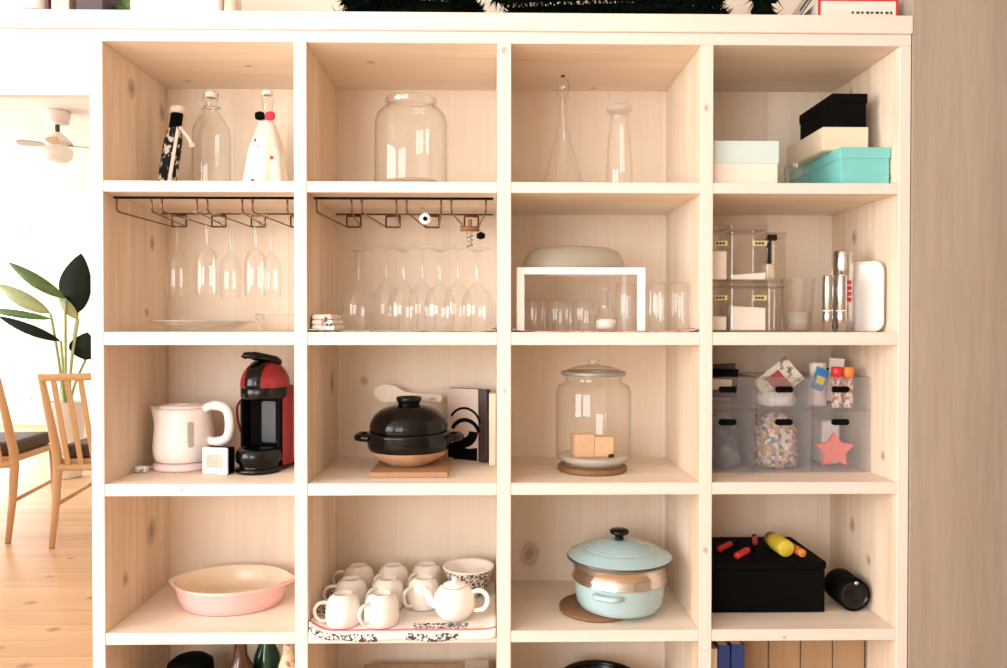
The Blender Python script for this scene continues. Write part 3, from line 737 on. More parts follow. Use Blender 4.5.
for a, d in zip(rows[:-1], rows[1:]):
    for i in range(4): b.faces.new((a[i], a[i + 1], d[i + 1], d[i])).smooth = True
o = obj('centre_stripe', b, BLACKG, r); m = o.modifiers.new('thick', 'SOLIDIFY'); m.thickness = .003; m.offset = 0
b = BM(); tube(b, spline([(.020, .02, .256), (.016, .0, .266), (.004, -.02, .272), (-.014, -.036, .277), (-.026, -.04, .277), (-.031, -.042, .271)], 6), [.013] * 6 + [.0105] * 12 + [.0085] * 8 + [.006] * 5, 12); obj('lever', b, BLACKG, r)
b = BM(); tube(b, spline([(-.045, .06, .188), (-.082, .062, .172), (-.112, .066, .138), (-.104, .075, .07), (-.066, .085, .02), (-.058, .085, .004)], 6), .003, 8); obj('cord', b, RED, r)

# donabe on a board, paddle, books
b = BM(); box(b, -.0865, .0865, 0, .195, 0, .0125, .002, 2); o = obj('trivet_board', b, BOARD, loc=(-.2085, .056, ZT[3] + .0003)); tag(o, 'square tan wooden board under the black clay pot', 'trivet')
r = thing('clay_pot', 'round black clay rice pot with knobbed lid', 'pot', (-.2185, .158, z3 + .0127))
b = BM(); lathe(b, [(0, 0), (.045, 0), (.050, .003), (.068, .012), (.084, .025), (.0905, .0345)], 48); obj('unglazed_base', b, UNGL, r)
b = BM(); lathe(b, [(.0905, .0347), (.0945, .042), (.0965, .055), (.0955, .066), (.0965, .070), (.0945, .076), (.088, .078), (.085, .074)], 56); obj('pot_body', b, BLACKD, r)
b = BM(); lathe(b, [(.0895, .0785), (.0910, .088), (.0875, .102), (.079, .115), (.066, .126), (.05, .134), (.034, .138), (.0, .139)], 56); obj('lid', b, BLACKD, r)
b = BM(); lathe(b, [(.0255, .137), (.0250, .142), (.0285, .147), (.0300, .155), (.027, .1565), (.023, .152), (0, .150)], 32); obj('lid_knob', b, BLACKD, r)
for s in (-1, 1):
    b = BM(); tube(b, spline([(s * .088, -.026, .062), (s * .110, -.022, .064), (s * .118, -.008, .063), (s * .119, .008, .063), (s * .110, .022, .064), (s * .088, .026, .062)], 6), .0085, 10); obj('ear_handle', b, BLACKD, r)
r = thing('rice_paddle', 'cream rice paddle lying behind the lid of the black pot', 'paddle', (-.277, .280, .870), rz=-.0)
b = BM(); pts = [(-.036 + .0 + .034 * (1 - math.cos(t)), .023 * math.sin(t)) for t in [i * PI / 10 for i in range(11)]]
pad = []
for k in range(25):
    a = PI * .5 + PI * k / 24; pad.append((-.008 + .032 * math.cos(a), .022 * math.sin(a)))
pad += [(.010, -.020), (.026, -.012), (.038, -.008), (.125, -.009), (.128, -.004), (.128, .004), (.125, .009), (.038, .008), (.026, .012), (.010, .020)]
prism(b, pad, .006, RY(.10) @ RX(.0) @ FRONT); obj('paddle_blade', b, plain('cream_plastic', (.86, .77, .62), .35), r)
b = BM(); box(b, .098, .112, -.0072, -.0063, -.0145, -.0105); obj('grip_mark', b, GREYW, r)

r = thing('book', 'large book with black brush arcs on a pale cover beside the black pot', 'book', (-.136, .2935, z3), rz=-.50)
bw, bh, bt = .088, .178, .016
b = BM(); box(b, .003, bw + .012, .002, bt - .002, .003, bh - .003); obj('pages', b, PAPER, r)
b = BM(); box(b, 0, bw, -.0015, .0015, 0, bh, .0006, 1); obj('front_cover', b, COVER, r)
b = BM(); box(b, 0, bw, bt - .0015, bt + .0015, 0, bh, .0006, 1); obj('rear_cover', b, DKBROWN, r)
b = BM(); box(b, bw + .0002, bw + .0242, -.0018, bt + .0018, 0, bh, .002, 2); obj('spine', b, DKBROWN, r)
def arc(bm, cx, cz, ro, ri, a0, a1, y, n=20):
    po = [(cx + ro * math.cos(lerp(a0, a1, k / n)), cz + ro * math.sin(lerp(a0, a1, k / n))) for k in range(n + 1)]
    pi_ = [(cx + ri * math.cos(lerp(a0, a1, k / n)), cz + ri * math.sin(lerp(a0, a1, k / n))) for k in range(n + 1)]
    prism(bm, po + pi_[::-1], .0005, T(0, y, 0) @ FRONT)
b = BM(); arc(b, .050, .085, .048, .042, .25, 2.6, -.0016); arc(b, .052, .06, .046, .036, .3, 2.7, -.0016); arc(b, .045, .075, .043, .018, PI + .2, 2 * PI - .05, -.0016)
prism(b, [(.002, .002), (bw - .002, .002), (bw - .002, .034), (.06, .03), (.03, .038), (.002, .046)], .0005, T(0, -.0016, 0) @ FRONT); obj('cover_art', b, BLACKM, r)
r = thing('book', 'thin cream book standing upright at the right end of the pot compartment', 'book', (-.0238, .200, z3))
b = BM(); box(b, -.007, .006, .002, .10, .002, .170); obj('pages', b, PAPER, r)
b = BM(); box(b, -.0085, .0075, -.001, .0015, 0, .172, .0005, 1); box(b, -.0085, -.0073, .0015, .103, 0, .172); box(b, .0063, .0075, .0015, .103, 0, .172); obj('cover', b, CREAMB, r)

# cookie jar
b = BM(); lathe(b, [(0, 0), (.078, 0), (.080, .003), (.080, .010), (.078, .012), (0, .012)], 48); o = obj('round_coaster', b, wood('dark_round_board', (.27, .135, .06), (.19, .09, .04), 'x', 80, 8, .6), loc=(.207, .146, ZT[3] + .0003)); tag(o, 'round wooden coaster under the lidded glass jar', 'coaster')
r = thing('glass_jar', 'large lidded glass cookie jar on a round wooden coaster', 'jar', (.2095, .146, z3 + .0123))
b = BM(); lathe(b, [(0, .004), (.066, 0), (.072, .003), (.080, .012), (.0865, .022), (.0865, .168), (.081, .184), (.066, .192), (.064, .196), (.066, .204), (.066, .207)], 56); obj('jar_body', b, GLASS2, r)
b = BM(); lathe(b, [(0, .0045), (.066, .0045), (.076, .013), (.082, .0225), (.076, .024), (0, .022)], 48); obj('thick_base', b, frosted('pale_glass_base', (.95, .92, .86), .6, .15, .25), r)
b = BM(); lathe(b, [(.066, .2072), (.0735, .2075), (.0745, .212), (.0735, .2165), (.064, .217)], 56); obj('lid_ring', b, plain('grey_seal', (.36, .34, .30), .3, .3), r)
b = BM(); lathe(b, [(.064, .2172), (.060, .221), (.04, .228), (.015, .231), (.010, .235), (.014, .241), (.012, .245), (0, .246)], 40); obj('lid', b, GLASS2, r)
zj = z3 + .0123 + .0246
for k, (x, y, a, w, hh, lab) in enumerate([(.182, .122, .1, .046, .052, 'tan block of crackers inside the glass cookie jar, left'), (.230, .124, -.1, .046, .046, 'tan block of crackers inside the glass cookie jar, right')]):
    b = BM()
    for q in range(4): box(b, -w / 2, w / 2, -.024 + q * .0125, -.024 + q * .0125 + .0115, 0, hh - .002 * (q % 2), .002, 1)
    o = obj('cracker_block', b, BISC, loc=(x, y, zj), rot=(0, 0, a)); tag(o, lab, 'food', 'crackers in the glass jar')
b = BM(); tube(b, [(0, 0, .0), (.012, 0, .002)], .004, 8); o = obj('jar_scoop', b, BLACKM, loc=(.236, .088, zj + .0042)); tag(o, 'small black clip lying on the base inside the cookie jar', 'clip')

# ------------------------------------------------------------------ row 3: milky bins
def bin_(label, x0, x1, z, h, y0=.107, d=.19):
    w = x1 - x0; r = thing('storage_bin', label, 'bin', ((x0 + x1) / 2, y0, z), group='milky plastic bins'); t = .0022; w2 = w / 2 - .0012
    b = BM()
    hx, hz0, hz1 = .020, h - .034, h - .020
    # front with a grip slot, then sides, back and floor
    box(b, -w2, -hx, 0, t, 0, h); box(b, hx, w2, 0, t, 0, h); box(b, -hx, hx, 0, t, 0, hz0); box(b, -hx, hx, 0, t, hz1, h)
    box(b, -w2, -w2 + t, t, d, 0, h); box(b, w2 - t, w2, t, d, 0, h); box(b, -w2 + t, w2 - t, d - t, d, 0, h); box(b, -w2 + t, w2 - t, t, d - t, 0, t)
    obj('bin_body', b, FROST, r)
    b = BM(); prism(b, [(u - hx, v + hz0) for u, v in rrect(2 * hx, hz1 - hz0, .006)], .004, T(0, t + .002, 0) @ FRONT); obj('slot_darkness_insert', b, BLACKM, r)  # black insert stands for the dark interior seen through the slot
    b = BM(); tube(b, [(-w2, -.0005, h), (w2, -.0005, h), (w2, d, h), (-w2, d, h)], .002, 6, closed=True); obj('rim', b, FROST, r)
    return r
bx = [(.446, .5745), (.5755, .7035), (.7045, .8335)]
hl, hu = .1415, .072
wh = ['left', 'middle', 'right']
for k, (a, d) in enumerate(bx):
    bin_(f'milky plastic bin at bottom {wh[k]} of the stacked bins', a, d, z3, hl)
    bin_(f'shallow milky plastic bin at top {wh[k]} of the stacked bins', a, d, z3 + hl + .0026, hu)
zl = z3 + .0026; zu = z3 + hl + .0026 + .0026
def bag(name, label, x, y, z, w, d, h, mat, seed=0, cat='bag', n=18):
    rnd = random.Random(seed); b = BM()
    prof = [(.0, 0), (.42, .0), (.5, .08), (.5, .35), (.47, .7), (.36, .92), (.15, 1.0), (0, .98)]
    vs = lathe(b, prof, n)
    for v in vs:
        f = 1 + .10 * math.sin(9 * v.co.z + 5 * math.atan2(v.co.y, v.co.x) + seed)
        ax = abs(v.co.x); 
        v.co.x = v.co.x * f; v.co.y *= f
        v.co = Vector((v.co.x * w, v.co.y * d, max(0, v.co.z) * h))
    o = obj(name, b, mat, loc=(x, y, z), smooth=True); return tag(o, label, cat)
bag('plastic_bag', 'crumpled navy and grey plastic bag in the bottom left milky bin', .510, .185, zl, .100, .11, .118, NAVYBAG, 3)
bag('candy_bag', 'bag of mixed wrapped candy in the bottom middle milky bin', .643, .180, zl, .104, .11, .128, CANDY, 5)
bag('white_bag', 'white folded bag lying in the top middle milky bin', .643, .19, zu, .10, .12, .040, WHITEP, 6)
b = BM(); box(b, -.022, .022, 0, .07, 0, .105, .006, 2); o = obj('white_carton', b, WHITEP, loc=(.785, .19, zl)); tag(o, 'white carton behind the coral star in the bottom right milky bin', 'carton')
b = BM(); prism(b, [((.030 if k % 2 == 0 else .0165) * math.cos(PI / 2 + k * PI / 5) * 1.15, .036 + (.034 if k % 2 == 0 else .019) * math.sin(PI / 2 + k * PI / 5)) for k in range(10)], .012, FRONT)
o = obj('star_cushion', b, CORAL, loc=(.762, .130, zl + .0012)); tag(o, 'coral pink star shape at the front of the bottom right milky bin', 'star'); o.scale = (1.32, 1, 1.22)
for k, (dx, m, c) in enumerate([(0, REDM, 'red'), (.026, ORANGE, 'orange')]):
    r = thing('spice_bottle', f'small bottle with {c} cap in the top right milky bin', 'bottle', (.768 + dx, .125, zu), group='small capped bottles')
    b = BM(); lathe(b, [(0, 0), (.010, 0), (.011, .002), (.011, .066), (.008, .070)], 20); obj('bottle_body', b, blotch('spice_label_' + c, (.75, .7, .62), (.45, .06, .05), 90, .52, .04, .4), r)
    b = BM(); lathe(b, [(.0108, .0702), (.0125, .071), (.0125, .091), (.0105, .093), (0, .093)], 20); obj('cap', b, m, r)
r = thing('pink_bottle', 'pale pink squeeze bottle with white top in the top right milky bin', 'bottle', (.742, .168, zu))
b = BM(); lathe(b, [(0, 0), (.018, 0), (.020, .004), (.020, .06), (.017, .07)], 24); obj('bottle_body', b, PINKP, r)
b = BM(); lathe(b, [(.017, .0702), (.019, .071), (.019, .098), (.016, .101), (0, .101)], 24); obj('cap', b, OFFW, r)
def packet(name, label, x, y, z, w, h, mats, rot, cat='packet', text=None):
    r = thing(name, label, cat, (x, y, z)); r.rotation_euler = rot
    b = BM(); vs = box(b, -w / 2, w / 2, -.004, .004, 0, h, .003, 2); 
    for v in b.verts: v.co.y *= (.3 + .7 * math.sin(PI * min(1, max(0, v.co.z / h))))
    obj('wrapper', b, mats[0], r)
    b = BM(); box(b, -w * .32, w * .32, -.0056, -.0046, h * .3, h * .7); obj('printed_panel', b, mats[1], r)
    b = BM(); box(b, -w / 2, w / 2, -.0012, .0012, h, h + .006); obj('seal', b, mats[0], r)
packet('snack_packet', 'printed packet sticking out of the top middle bin at a slant', .605, .150, zu + .030, .068, .088, [PACKET, plain('wine_print', (.35, .06, .06), .4)], (0.15, .85, .0))
packet('snack_packet', 'blue and yellow packet sticking up from the top right bin', .7235, .132, zu + .040, .030, .046, [BLUEB, YELLOW], (-.1, .35, 0))
packet('snack_packet', 'white packet standing up in the top right bin', .788, .185, zu + .008, .036, .096, [WHITEP, OFFW], (0, .08, 0))
packet('snack_packet', 'black packet with white edge in the top left bin', .505, .16, zu + .02, .085, .062, [BLACKM, PAPER], (0.1, .04, 0))
packet('snack_packet', 'grey packet behind the black one in the top left bin', .533, .215, zu + .03, .065, .06, [DGREY, GREYW], (0, -.05, 0))
b = BM(); box(b, -.030, .030, 0, .03, 0, .086, .004, 2); o = obj('black_case', b, BLACKM, loc=(.800, .20, zu)); tag(o, 'black case at the back of the top right milky bin', 'case')

# ------------------------------------------------------------------ row 4
z4 = ZT[4] + e
r = thing('gratin_dish', 'oval pink gratin dish with cream inside', 'dish', (-.634, .178, z4), rz=.0)
b = BM(); n = 56
def oval(prof, bm, ears, mi=0, x0=.130, y0=.104):
    rings = []
    for (k, z, er) in prof:
        ring = []
        for i in range(n):
            a = 2 * PI * i / n
            ear = er * max(0, abs(math.cos(a))) ** 26 * ears
            ring.append(bm.verts.new(((x0 * k + ear) * math.cos(a), y0 * k * math.sin(a), z)))
        rings.append(ring)
    for a, d in zip(rings[:-1], rings[1:]):
        for i in range(n): f = bm.faces.new((a[i], a[(i + 1) % n], d[(i + 1) % n], d[i])); f.smooth = True; f.material_index = mi
    return rings
rg = oval([(.84, 0, 0), (.88, .003, 0), (.95, .025, 0), (.99, .047, .3), (1.01, .0505, 1), (1.01, .055, 1), (.985, .0565, .9)], b, .018)
b.faces.new(rg[0][::-1]); obj('dish_outside', b, PINKC, r)
b = BM(); rg = oval([(.985, .0567, .9), (.965, .055, .2), (.93, .03, 0), (.86, .008, 0), (.80, .006, 0)], b, .018); b.faces.new(rg[-1]); obj('dish_inside', b, CREAMC, r)

cloth('shelf_cloth', 'white cloth with pink stripe and dark print under the white mugs', -.4135, -.0165, .0, .29, ZT[4], [LINEN, STRIPE, PRINTD], drop=.019, rise_l=.022, rise_r=.006, seed=9, nx=60, ny=60,
      stripe=(.003, .010), edge=lambda u, s: (s < -.004 and (u < .36 or .52 < u < .80)) or (.014 < s < .045 and .55 < u < .85) or (u < .05 and s > .05))
ZC4 = ZT[4] + ZC
mroot = None
def mug_parts(r):
    b = BM(); lathe(b, [(.036, 0), (.0380, .001), (.0385, .018), (.0375, .038), (.034, .051), (.028, .059), (.0215, .062), (.0210, .0645), (.0192, .0645), (.0188, .0622), (0, .0620)], 36); obj('cup', b, WHITEG, r)
    b = BM(); tube(b, spline([(-.034, 0, .049), (-.050, 0, .049), (-.060, 0, .038), (-.058, 0, .022), (-.048, 0, .011), (-.037, 0, .010)], 5), .0042, 8); obj('handle', b, WHITEG, r)
cols = [(-.350, 'left'), (-.266, 'centre'), (-.184, 'right')]
rows_ = [(.044, 'front', .35), (.140, 'middle', .25), (.238, 'back', .15)]
for ci, (x, cn) in enumerate(cols):
    for ri, (y, rn, rz) in enumerate(rows_):
        if ci == 2 and ri == 0: continue
        lab = f'white mug upside down on the printed cloth, {rn} row of the {cn} column'
        if ci == 2: y += .004
        rz2 = rz if ci == 0 else .85
        if mroot is None: mroot = thing('mug', lab, 'mug', (x, y, ZC4), rz2, 'upturned white mugs'); mug_parts(mroot)
        else: copy_thing(mroot, (x, y, ZC4), rz2, lab)
r = thing('teapot', 'small round white teapot at the front of the printed cloth', 'teapot', (-.108, .066, ZC4), rz=-.15)
b = BM(); lathe(b, [(0, .002), (.026, 0), (.030, .003), (.042, .018), (.0465, .036), (.044, .055), (.034, .069), (.026, .073), (.024, .072)], 40); obj('pot_body', b, WHITEG, r)
b = BM(); lathe(b, [(.0255, .0735), (.024, .077), (.012, .081), (.005, .083), (.0065, .088), (.005, .092), (0, .093)], 28); obj('lid', b, WHITEG, r)
b = BM(); sp = spline([(-.036, -.0, .028), (-.052, -.004, .038), (-.060, -.006, .056), (-.068, -.008, .068)], 5); tube(b, sp, [.014] + [.012] * 5 + [.009] * 5 + [.0075] * (len(sp) - 11), 12); obj('spout', b, WHITEG, r)
b = BM(); tube(b, spline([(.036, 0, .058), (.056, 0, .064), (.070, 0, .056), (.073, 0, .040), (.064, 0, .024), (.043, 0, .020)], 6), .0052, 10); obj('handle', b, WHITEG, r)
r = thing('bowl_stack', 'white bowl with dark striped outside at right behind the teapot', 'bowl', (-.082, .215, ZC4))
b = BM(); lathe(b, [(0, 0), (.032, 0), (.034, .004), (.046, .02), (.057, .052), (.0605, .066)], 44); obj('outside', b, PLATEB, r)
b = BM(); lathe(b, [(.0605, .0662), (.062, .068), (.060, .0705), (.055, .066), (.046, .035), (.028, .012), (0, .010)], 44); obj('inside', b, WHITEG, r)
r.name = 'bowl'

# enamel pot
b = BM(); lathe(b, [(0, 0), (.083, 0), (.085, .002), (.085, .008), (.083, .010), (0, .010)], 44); o = obj('cork_mat', b, CORK, loc=(.214, .124, ZT[4] + .0003)); tag(o, 'round brown cork mat partly under the mint pot', 'mat')
r = thing('casserole_pot', 'mint enamel casserole with steel steamer ring and black knob', 'pot', (.266, .1195, ZT[4] + .0108), rz=.12)
b = BM(); lathe(b, [(0, 0), (.084, 0), (.0925, .005), (.0985, .018), (.1015, .04), (.1025, .058), (.1025, .064)], 64); obj('pot_body', b, MINT, r)
for a in (-2.1, 1.04):
    b = BM(); ca, sa = math.cos(a), math.sin(a)
    P = [(.098, -.03, .05), (.116, -.022, .052), (.119, 0, .052), (.116, .022, .052), (.098, .03, .05)]
    tube(b, spline([(x * ca - y * sa, x * sa + y * ca, z) for x, y, z in P], 6), .006, 10); obj('loop_handle', b, MINT, r)
b = BM(); lathe(b, [(.1025, .0642), (.108, .065), (.1085, .067), (.1045, .070), (.1045, .103), (.107, .105), (.112, .1075), (.116, .1095), (.116, .1115)], 72); obj('steamer_ring', b, COPPERY, r)
b = BM(); lathe(b, [(.112, .112), (.1195, .1118), (.1205, .1145), (.118, .1175)], 72); obj('lid_rim', b, plain('dark_lid_rim', (.09, .085, .08), .3, .4), r)
prof = [(.1182, .1177), (.1150, .1195)]
for k in range(11):
    q = .112 - k * .0095; zz = .1205 + .030 * (1 - (q / .112) ** 2)
    prof.append((q, zz)); 
    if 2 < k < 10: prof.append((q - .003, zz + .0002)); prof.append((q - .0045, zz + .0016))
prof.append((0, .1518))
b = BM(); lathe(b, prof, 72); obj('lid', b, MINT, r)
b = BM(); lathe(b, [(.0, .1515), (.011, .1517), (.009, .156), (.010, .160), (.021, .165), (.0225, .170), (.020, .174), (.01, .176), (0, .176)], 32); obj('lid_knob', b, BLACKG, r)

# black box with pens
r = thing('storage_box', 'black lidded storage box on the lowest right shelf row', 'box', (.592, .093, z4))
b = BM(); box(b, -.142, .138, .0, .20, 0, .098, .004, 2); obj('box_base', b, BLACKM, r)
b = BM(); box(b, -.144, .140, -.002, .202, .0982, .117, .004, 2); obj('lid', b, BLACKM, r)
zx = z4 + .1172
def pen(label, p, rad, L, az, mat, cap, nm='marker_pen'):
    r = thing(nm, label, 'pen', (p[0], p[1], zx + rad + .0002), rz=az)
    M = RX(-PI / 2)
    b = BM(); vs = lathe(b, [(0, .0), (rad * .9, 0), (rad, .002), (rad, L * .68)], 20); bmesh.ops.transform(b, matrix=M, verts=vs); obj('cap', b, cap, r)
    b = BM(); vs = lathe(b, [(rad * .9, L * .68), (rad * .9, L), (0, L)], 20); bmesh.ops.transform(b, matrix=M, verts=vs); obj('barrel', b, mat, r)
pen('red marker pen lying on the black box, left of the pair', (.508, .160), .0075, .085, -.75, BLACKM, REDM)
pen('red marker pen lying on the black box, right of the pair', (.532, .108), .0078, .085, -.75, BLACKM, REDM)
pen('fat yellow tube lying on the black box with its round end forward', (.652, .122), .0195, .085, .06, plain('dull_yellow_plastic', (.45, .36, .08), .5), YELLOW, 'yellow_tube')
pen('thin orange marker pen on the black box, right of the yellow tube', (.6885, .118), .0095, .075, .10, REDM, ORANGE)
pen('red marker pen behind the yellow tube on the black box', (.612, .215), .0065, .06, -.3, BLACKM, REDM)
r = thing('lens_barrel', 'glossy black round lens-like canister at right of the black box', 'canister', (.7985, .124, z4 + .0375)); r.scale = (1.1, 1.1, 1.1)
M = RX(PI / 2)
b = BM(); vs = lathe(b, [(0, -.05), (.028, -.05), (.034, -.045), (.034, -.01), (.032, -.006), (.034, -.002), (.034, .022), (.031, .026), (.029, .026)], 36); bmesh.ops.transform(b, matrix=M, verts=vs); obj('barrel', b, BLACKM, r)
b = BM(); vs = lathe(b, [(.029, .0255), (.026, .020), (.016, .022), (0, .0245)], 36); bmesh.ops.transform(b, matrix=M, verts=vs); obj('front_glass', b, BLACKG, r)
b = BM(); vs = lathe(b, [(0, 0), (.004, 0), (.0045, .003), (0, .004)], 14); bmesh.ops.transform(b, matrix=T(.002, -.026, .026) @ M, verts=vs); obj('silver_button', b, CHROME, r)

# ------------------------------------------------------------------ row 5
z5 = ZT[5] + e
r = thing('black_kettle', 'black domed iron kettle top in the bottom left compartment', 'kettle', (-.722, .15, z5))
b = BM(); lathe(b, [(0, 0), (.06, 0), (.075, .01), (.088, .06), (.085, .11), (.066, .145), (.05, .155)], 40); obj('kettle_body', b, BLACKM, r)
b = BM(); lathe(b, [(.05, .1552), (.052, .16), (.05, .185), (.036, .196), (.015, .199), (0, .2)], 36); obj('lid', b, BLACKM, r)
def bottle(label, x, y, glass, lab_m, rad, h, cap):
    r = thing('bottle', label, 'bottle', (x, y, z5), group='bottles in the bottom left compartment')
    b = BM(); lathe(b, [(0, .003), (rad * .9, 0), (rad, .005), (rad, h * .62), (rad * .85, h * .70), (rad * .42, h * .82), (rad * .4, h * .93), (rad * .46, h * .935), (rad * .44, h * .95)], 28); obj('bottle_body', b, glass, r)
    b = BM(); lathe(b, [(rad * .43, h * .951), (rad * .46, h * .955), (rad * .46, h * .995), (0, h)], 20); obj('cap', b, cap, r)
    b = BM(); lathe(b, [(rad * 1.012, h * .2), (rad * 1.012, h * .52)], 28); obj('bottle_label', b, lab_m, r)
bottle('brown glass bottle at left of the bottle trio, bottom shelf', -.590, .10, AMBERB, CREAMB, .034, .272, BLACKM)
bottle('dark green glass bottle in the middle of the bottle trio, bottom shelf', -.552, .17, GREENB, OFFW, .033, .280, BLACKM)
bottle('speckled beige bottle at right of the bottle trio, bottom shelf', -.484, .10, SPECK, SPECK, .028, .275, PINKB)
r = thing('wooden_crate', 'low tan wooden box with raised rim in a bottom compartment', 'box', (-.185, .06, z5))
b = BM(); box(b, -.155, .155, 0, .22, 0, .012); box(b, -.155, .155, 0, .012, .0122, .112); box(b, -.155, .155, .208, .22, .0122, .112); box(b, -.155, -.143, .0122, .2078, .0122, .112); box(b, .143, .155, .0122, .2078, .0122, .112); obj('crate_body', b, DRYX, r)
b = BM(); box(b, -.157, .157, -.002, .222, .1125, .120, .002, 1); obj('lid', b, DRYX, r)
b = BM(); box(b, -.032, .028, 0, .05, 0, .018, .004, 2); o = obj('foil_tin', b, CHROME, loc=(-.06, .21, z5 + .1202)); tag(o, 'flat silver tin on the wooden box in the bottom compartment', 'tin')
r = thing('stock_pot', 'black open pan with pale rim in the bottom third compartment', 'pan', (.228, .16, z5)); r.scale = (.9, .9, .9)
b = BM(); lathe(b, [(0, 0), (.085, 0), (.098, .01), (.102, .05), (.104, .148)], 48); obj('pan_body', b, BLACKM, r)
b = BM(); lathe(b, [(.104, .1482), (.108, .149), (.107, .153), (.100, .152), (.098, .146), (.09, .06), (0, .055)], 48); obj('pan_inside', b, BLACKG, r)
def vbook(label, x, y, w, d, h, m):
    r = thing('book', label, 'book', (x, y, z5), group='books on the bottom shelf')
    b = BM(); box(b, -w / 2 + .002, w / 2 - .002, .003, d, .002, h - .004); obj('pages', b, PAPER, r)
    b = BM(); box(b, -w / 2, w / 2, 0, .0028, 0, h, .001, 1); box(b, -w / 2, -w / 2 + .0016, .0028, d + .002, 0, h); box(b, w / 2 - .0016, w / 2, .0028, d + .002, 0, h); obj('cover', b, m, r)
vbook('cream spined book at the far left of the bottom right shelf', .4575, .04, .022, .15, .255, CREAMB)
vbook('dark blue book next to the cream one on the bottom right shelf', .4835, .04, .026, .15, .262, BLUE)
vbook('dark blue book beside the slatted crate on the bottom right shelf', .5155, .045, .030, .15, .262, BLUE)
r = thing('slatted_crate', 'upright wooden slatted crate beside the blue books', 'crate', (.688, .12, z5))
for k in range(4):
    x0 = -.150 + k * .0745
    b = BM(); box(b, x0, x0 + .072, 0, .012, 0, .284, .0015, 1); obj('slat', b, DRYW, r)
b = BM(); box(b, -.150, .1455, .0122, .15, 0, .012); box(b, -.150, -.140, .0122, .15, .0122, .28); box(b, .1355, .1455, .0122, .15, .0122, .28); obj('crate_body', b, DRYW, r)

# ------------------------------------------------------------------ things on top of the unit
zt = ZT[0] + e
r = thing('cup', 'white cup at the far left on the top board', 'cup', (-1.03, .09, zt))
b = BM(); lathe(b, [(0, 0), (.024, 0), (.026, .003), (.031, .07), (.032, .075), (.030, .075), (.025, .006)], 28); obj('cup_body', b, WHITEG, r)
b = BM(); lathe(b, [(.0262, .018), (.0275, .0185), (.0285, .03), (.0275, .031)], 28); obj('grey_band', b, GREYW, r)
def tbook(label, x, y, w, d, h, m):
    r = thing('book', label, 'book', (x, y, zt), group='books on the top board')
    b = BM(); box(b, -w / 2 + .002, w / 2 - .002, .003, d, .002, h - .004); obj('pages', b, PAPER, r)
    b = BM(); box(b, -w / 2, w / 2, 0, .0028, 0, h, .001, 1); box(b, -w / 2, -w / 2 + .0016, .0028, d + .002, 0, h); box(b, w / 2 - .0016, w / 2, .0028, d + .002, 0, h); obj('cover', b, m, r)
tbook('dark wine-red upright book beside the white cup on top', -.990, .06, .008, .12, .17, plain('wine_cover', (.12, .02, .03), .5))
lidded_box('small_box', 'pale pink box on the top board beside the wine-red book', -.978, -.936, .05, .15, zt, .09, .03, PINKB, OFFW)
lidded_box('small_box', 'dark plum-grey box on the top board left of the leaves', -.925, -.864, .05, .17, zt, .12, .03, PLUMB, PLUMB)
r = thing('potted_plant', 'small green leafy plant on the top board', 'plant', (-.836, .11, zt))
b = BM(); lathe(b, [(0, 0), (.018, 0), (.022, .03), (.023, .032), (.020, .030), (0, .026)], 24); obj('pot', b, WHITEG, r)
def leaf(bm, base, tip, w, up=(0, 0, 1), n=8, cup=.2, mi=0):
    base = Vector(base); tip = Vector(tip); d = tip - base; L = d.length; d.normalize(); s = d.cross(Vector(up)).normalized(); nn = s.cross(d)
    rows = []
    for k in range(n + 1):
        t = k / n; wv = w * math.sin(PI * t ** .85) ** .8 * .5 if 0 < t < 1 else .0004
        p = base + d * L * t + nn * (math.sin(PI * t) * L * .06)
        rows.append([bm.verts.new(p - s * wv + nn * wv * cup), bm.verts.new(p), bm.verts.new(p + s * wv + nn * wv * cup)])
    for a, c in zip(rows[:-1], rows[1:]):
        for i in range(2): f = bm.faces.new((a[i], a[i + 1], c[i + 1], c[i])); f.smooth = True; f.material_index = mi
rnd = random.Random(4)
for k in range(9):
    a = 2 * PI * k / 9; b = BM(); L = .04 + .012 * rnd.random()
    leaf(b, (.008 * math.cos(a), .008 * math.sin(a), .03), (L * .75 * math.cos(a), L * .75 * math.sin(a), .04 + .04 * rnd.random()), .022)
    o = obj('leaf', b, LEAFG, r); m = o.modifiers.new('thick', 'SOLIDIFY'); m.thickness = .0006
r = thing('basket', 'long white storage basket on the top board above the first compartment', 'basket', (-.715, .06, zt))
b = BM(); box(b, -.098, .098, 0, .15, 0, .11, .008, 3); obj('basket_body', b, plain('white_pink_fabric', (.84, .74, .70), .8, scale=120), r)
b = BM(); box(b, -.0995, .0995, -.0015, .1515, .1102, .125, .004, 2); obj('rim', b, WHITEP, r)
b = BM(); lathe(b, [(0, 0), (.012, 0), (.016, .02), (.012, .08), (0, .085)], 20); o = obj('beige_figure', b, CREAMB, loc=(-.600, .08, zt), smooth=True); o.name = 'beige_vase'; tag(o, 'small beige bud vase at right of the white basket on top', 'vase')
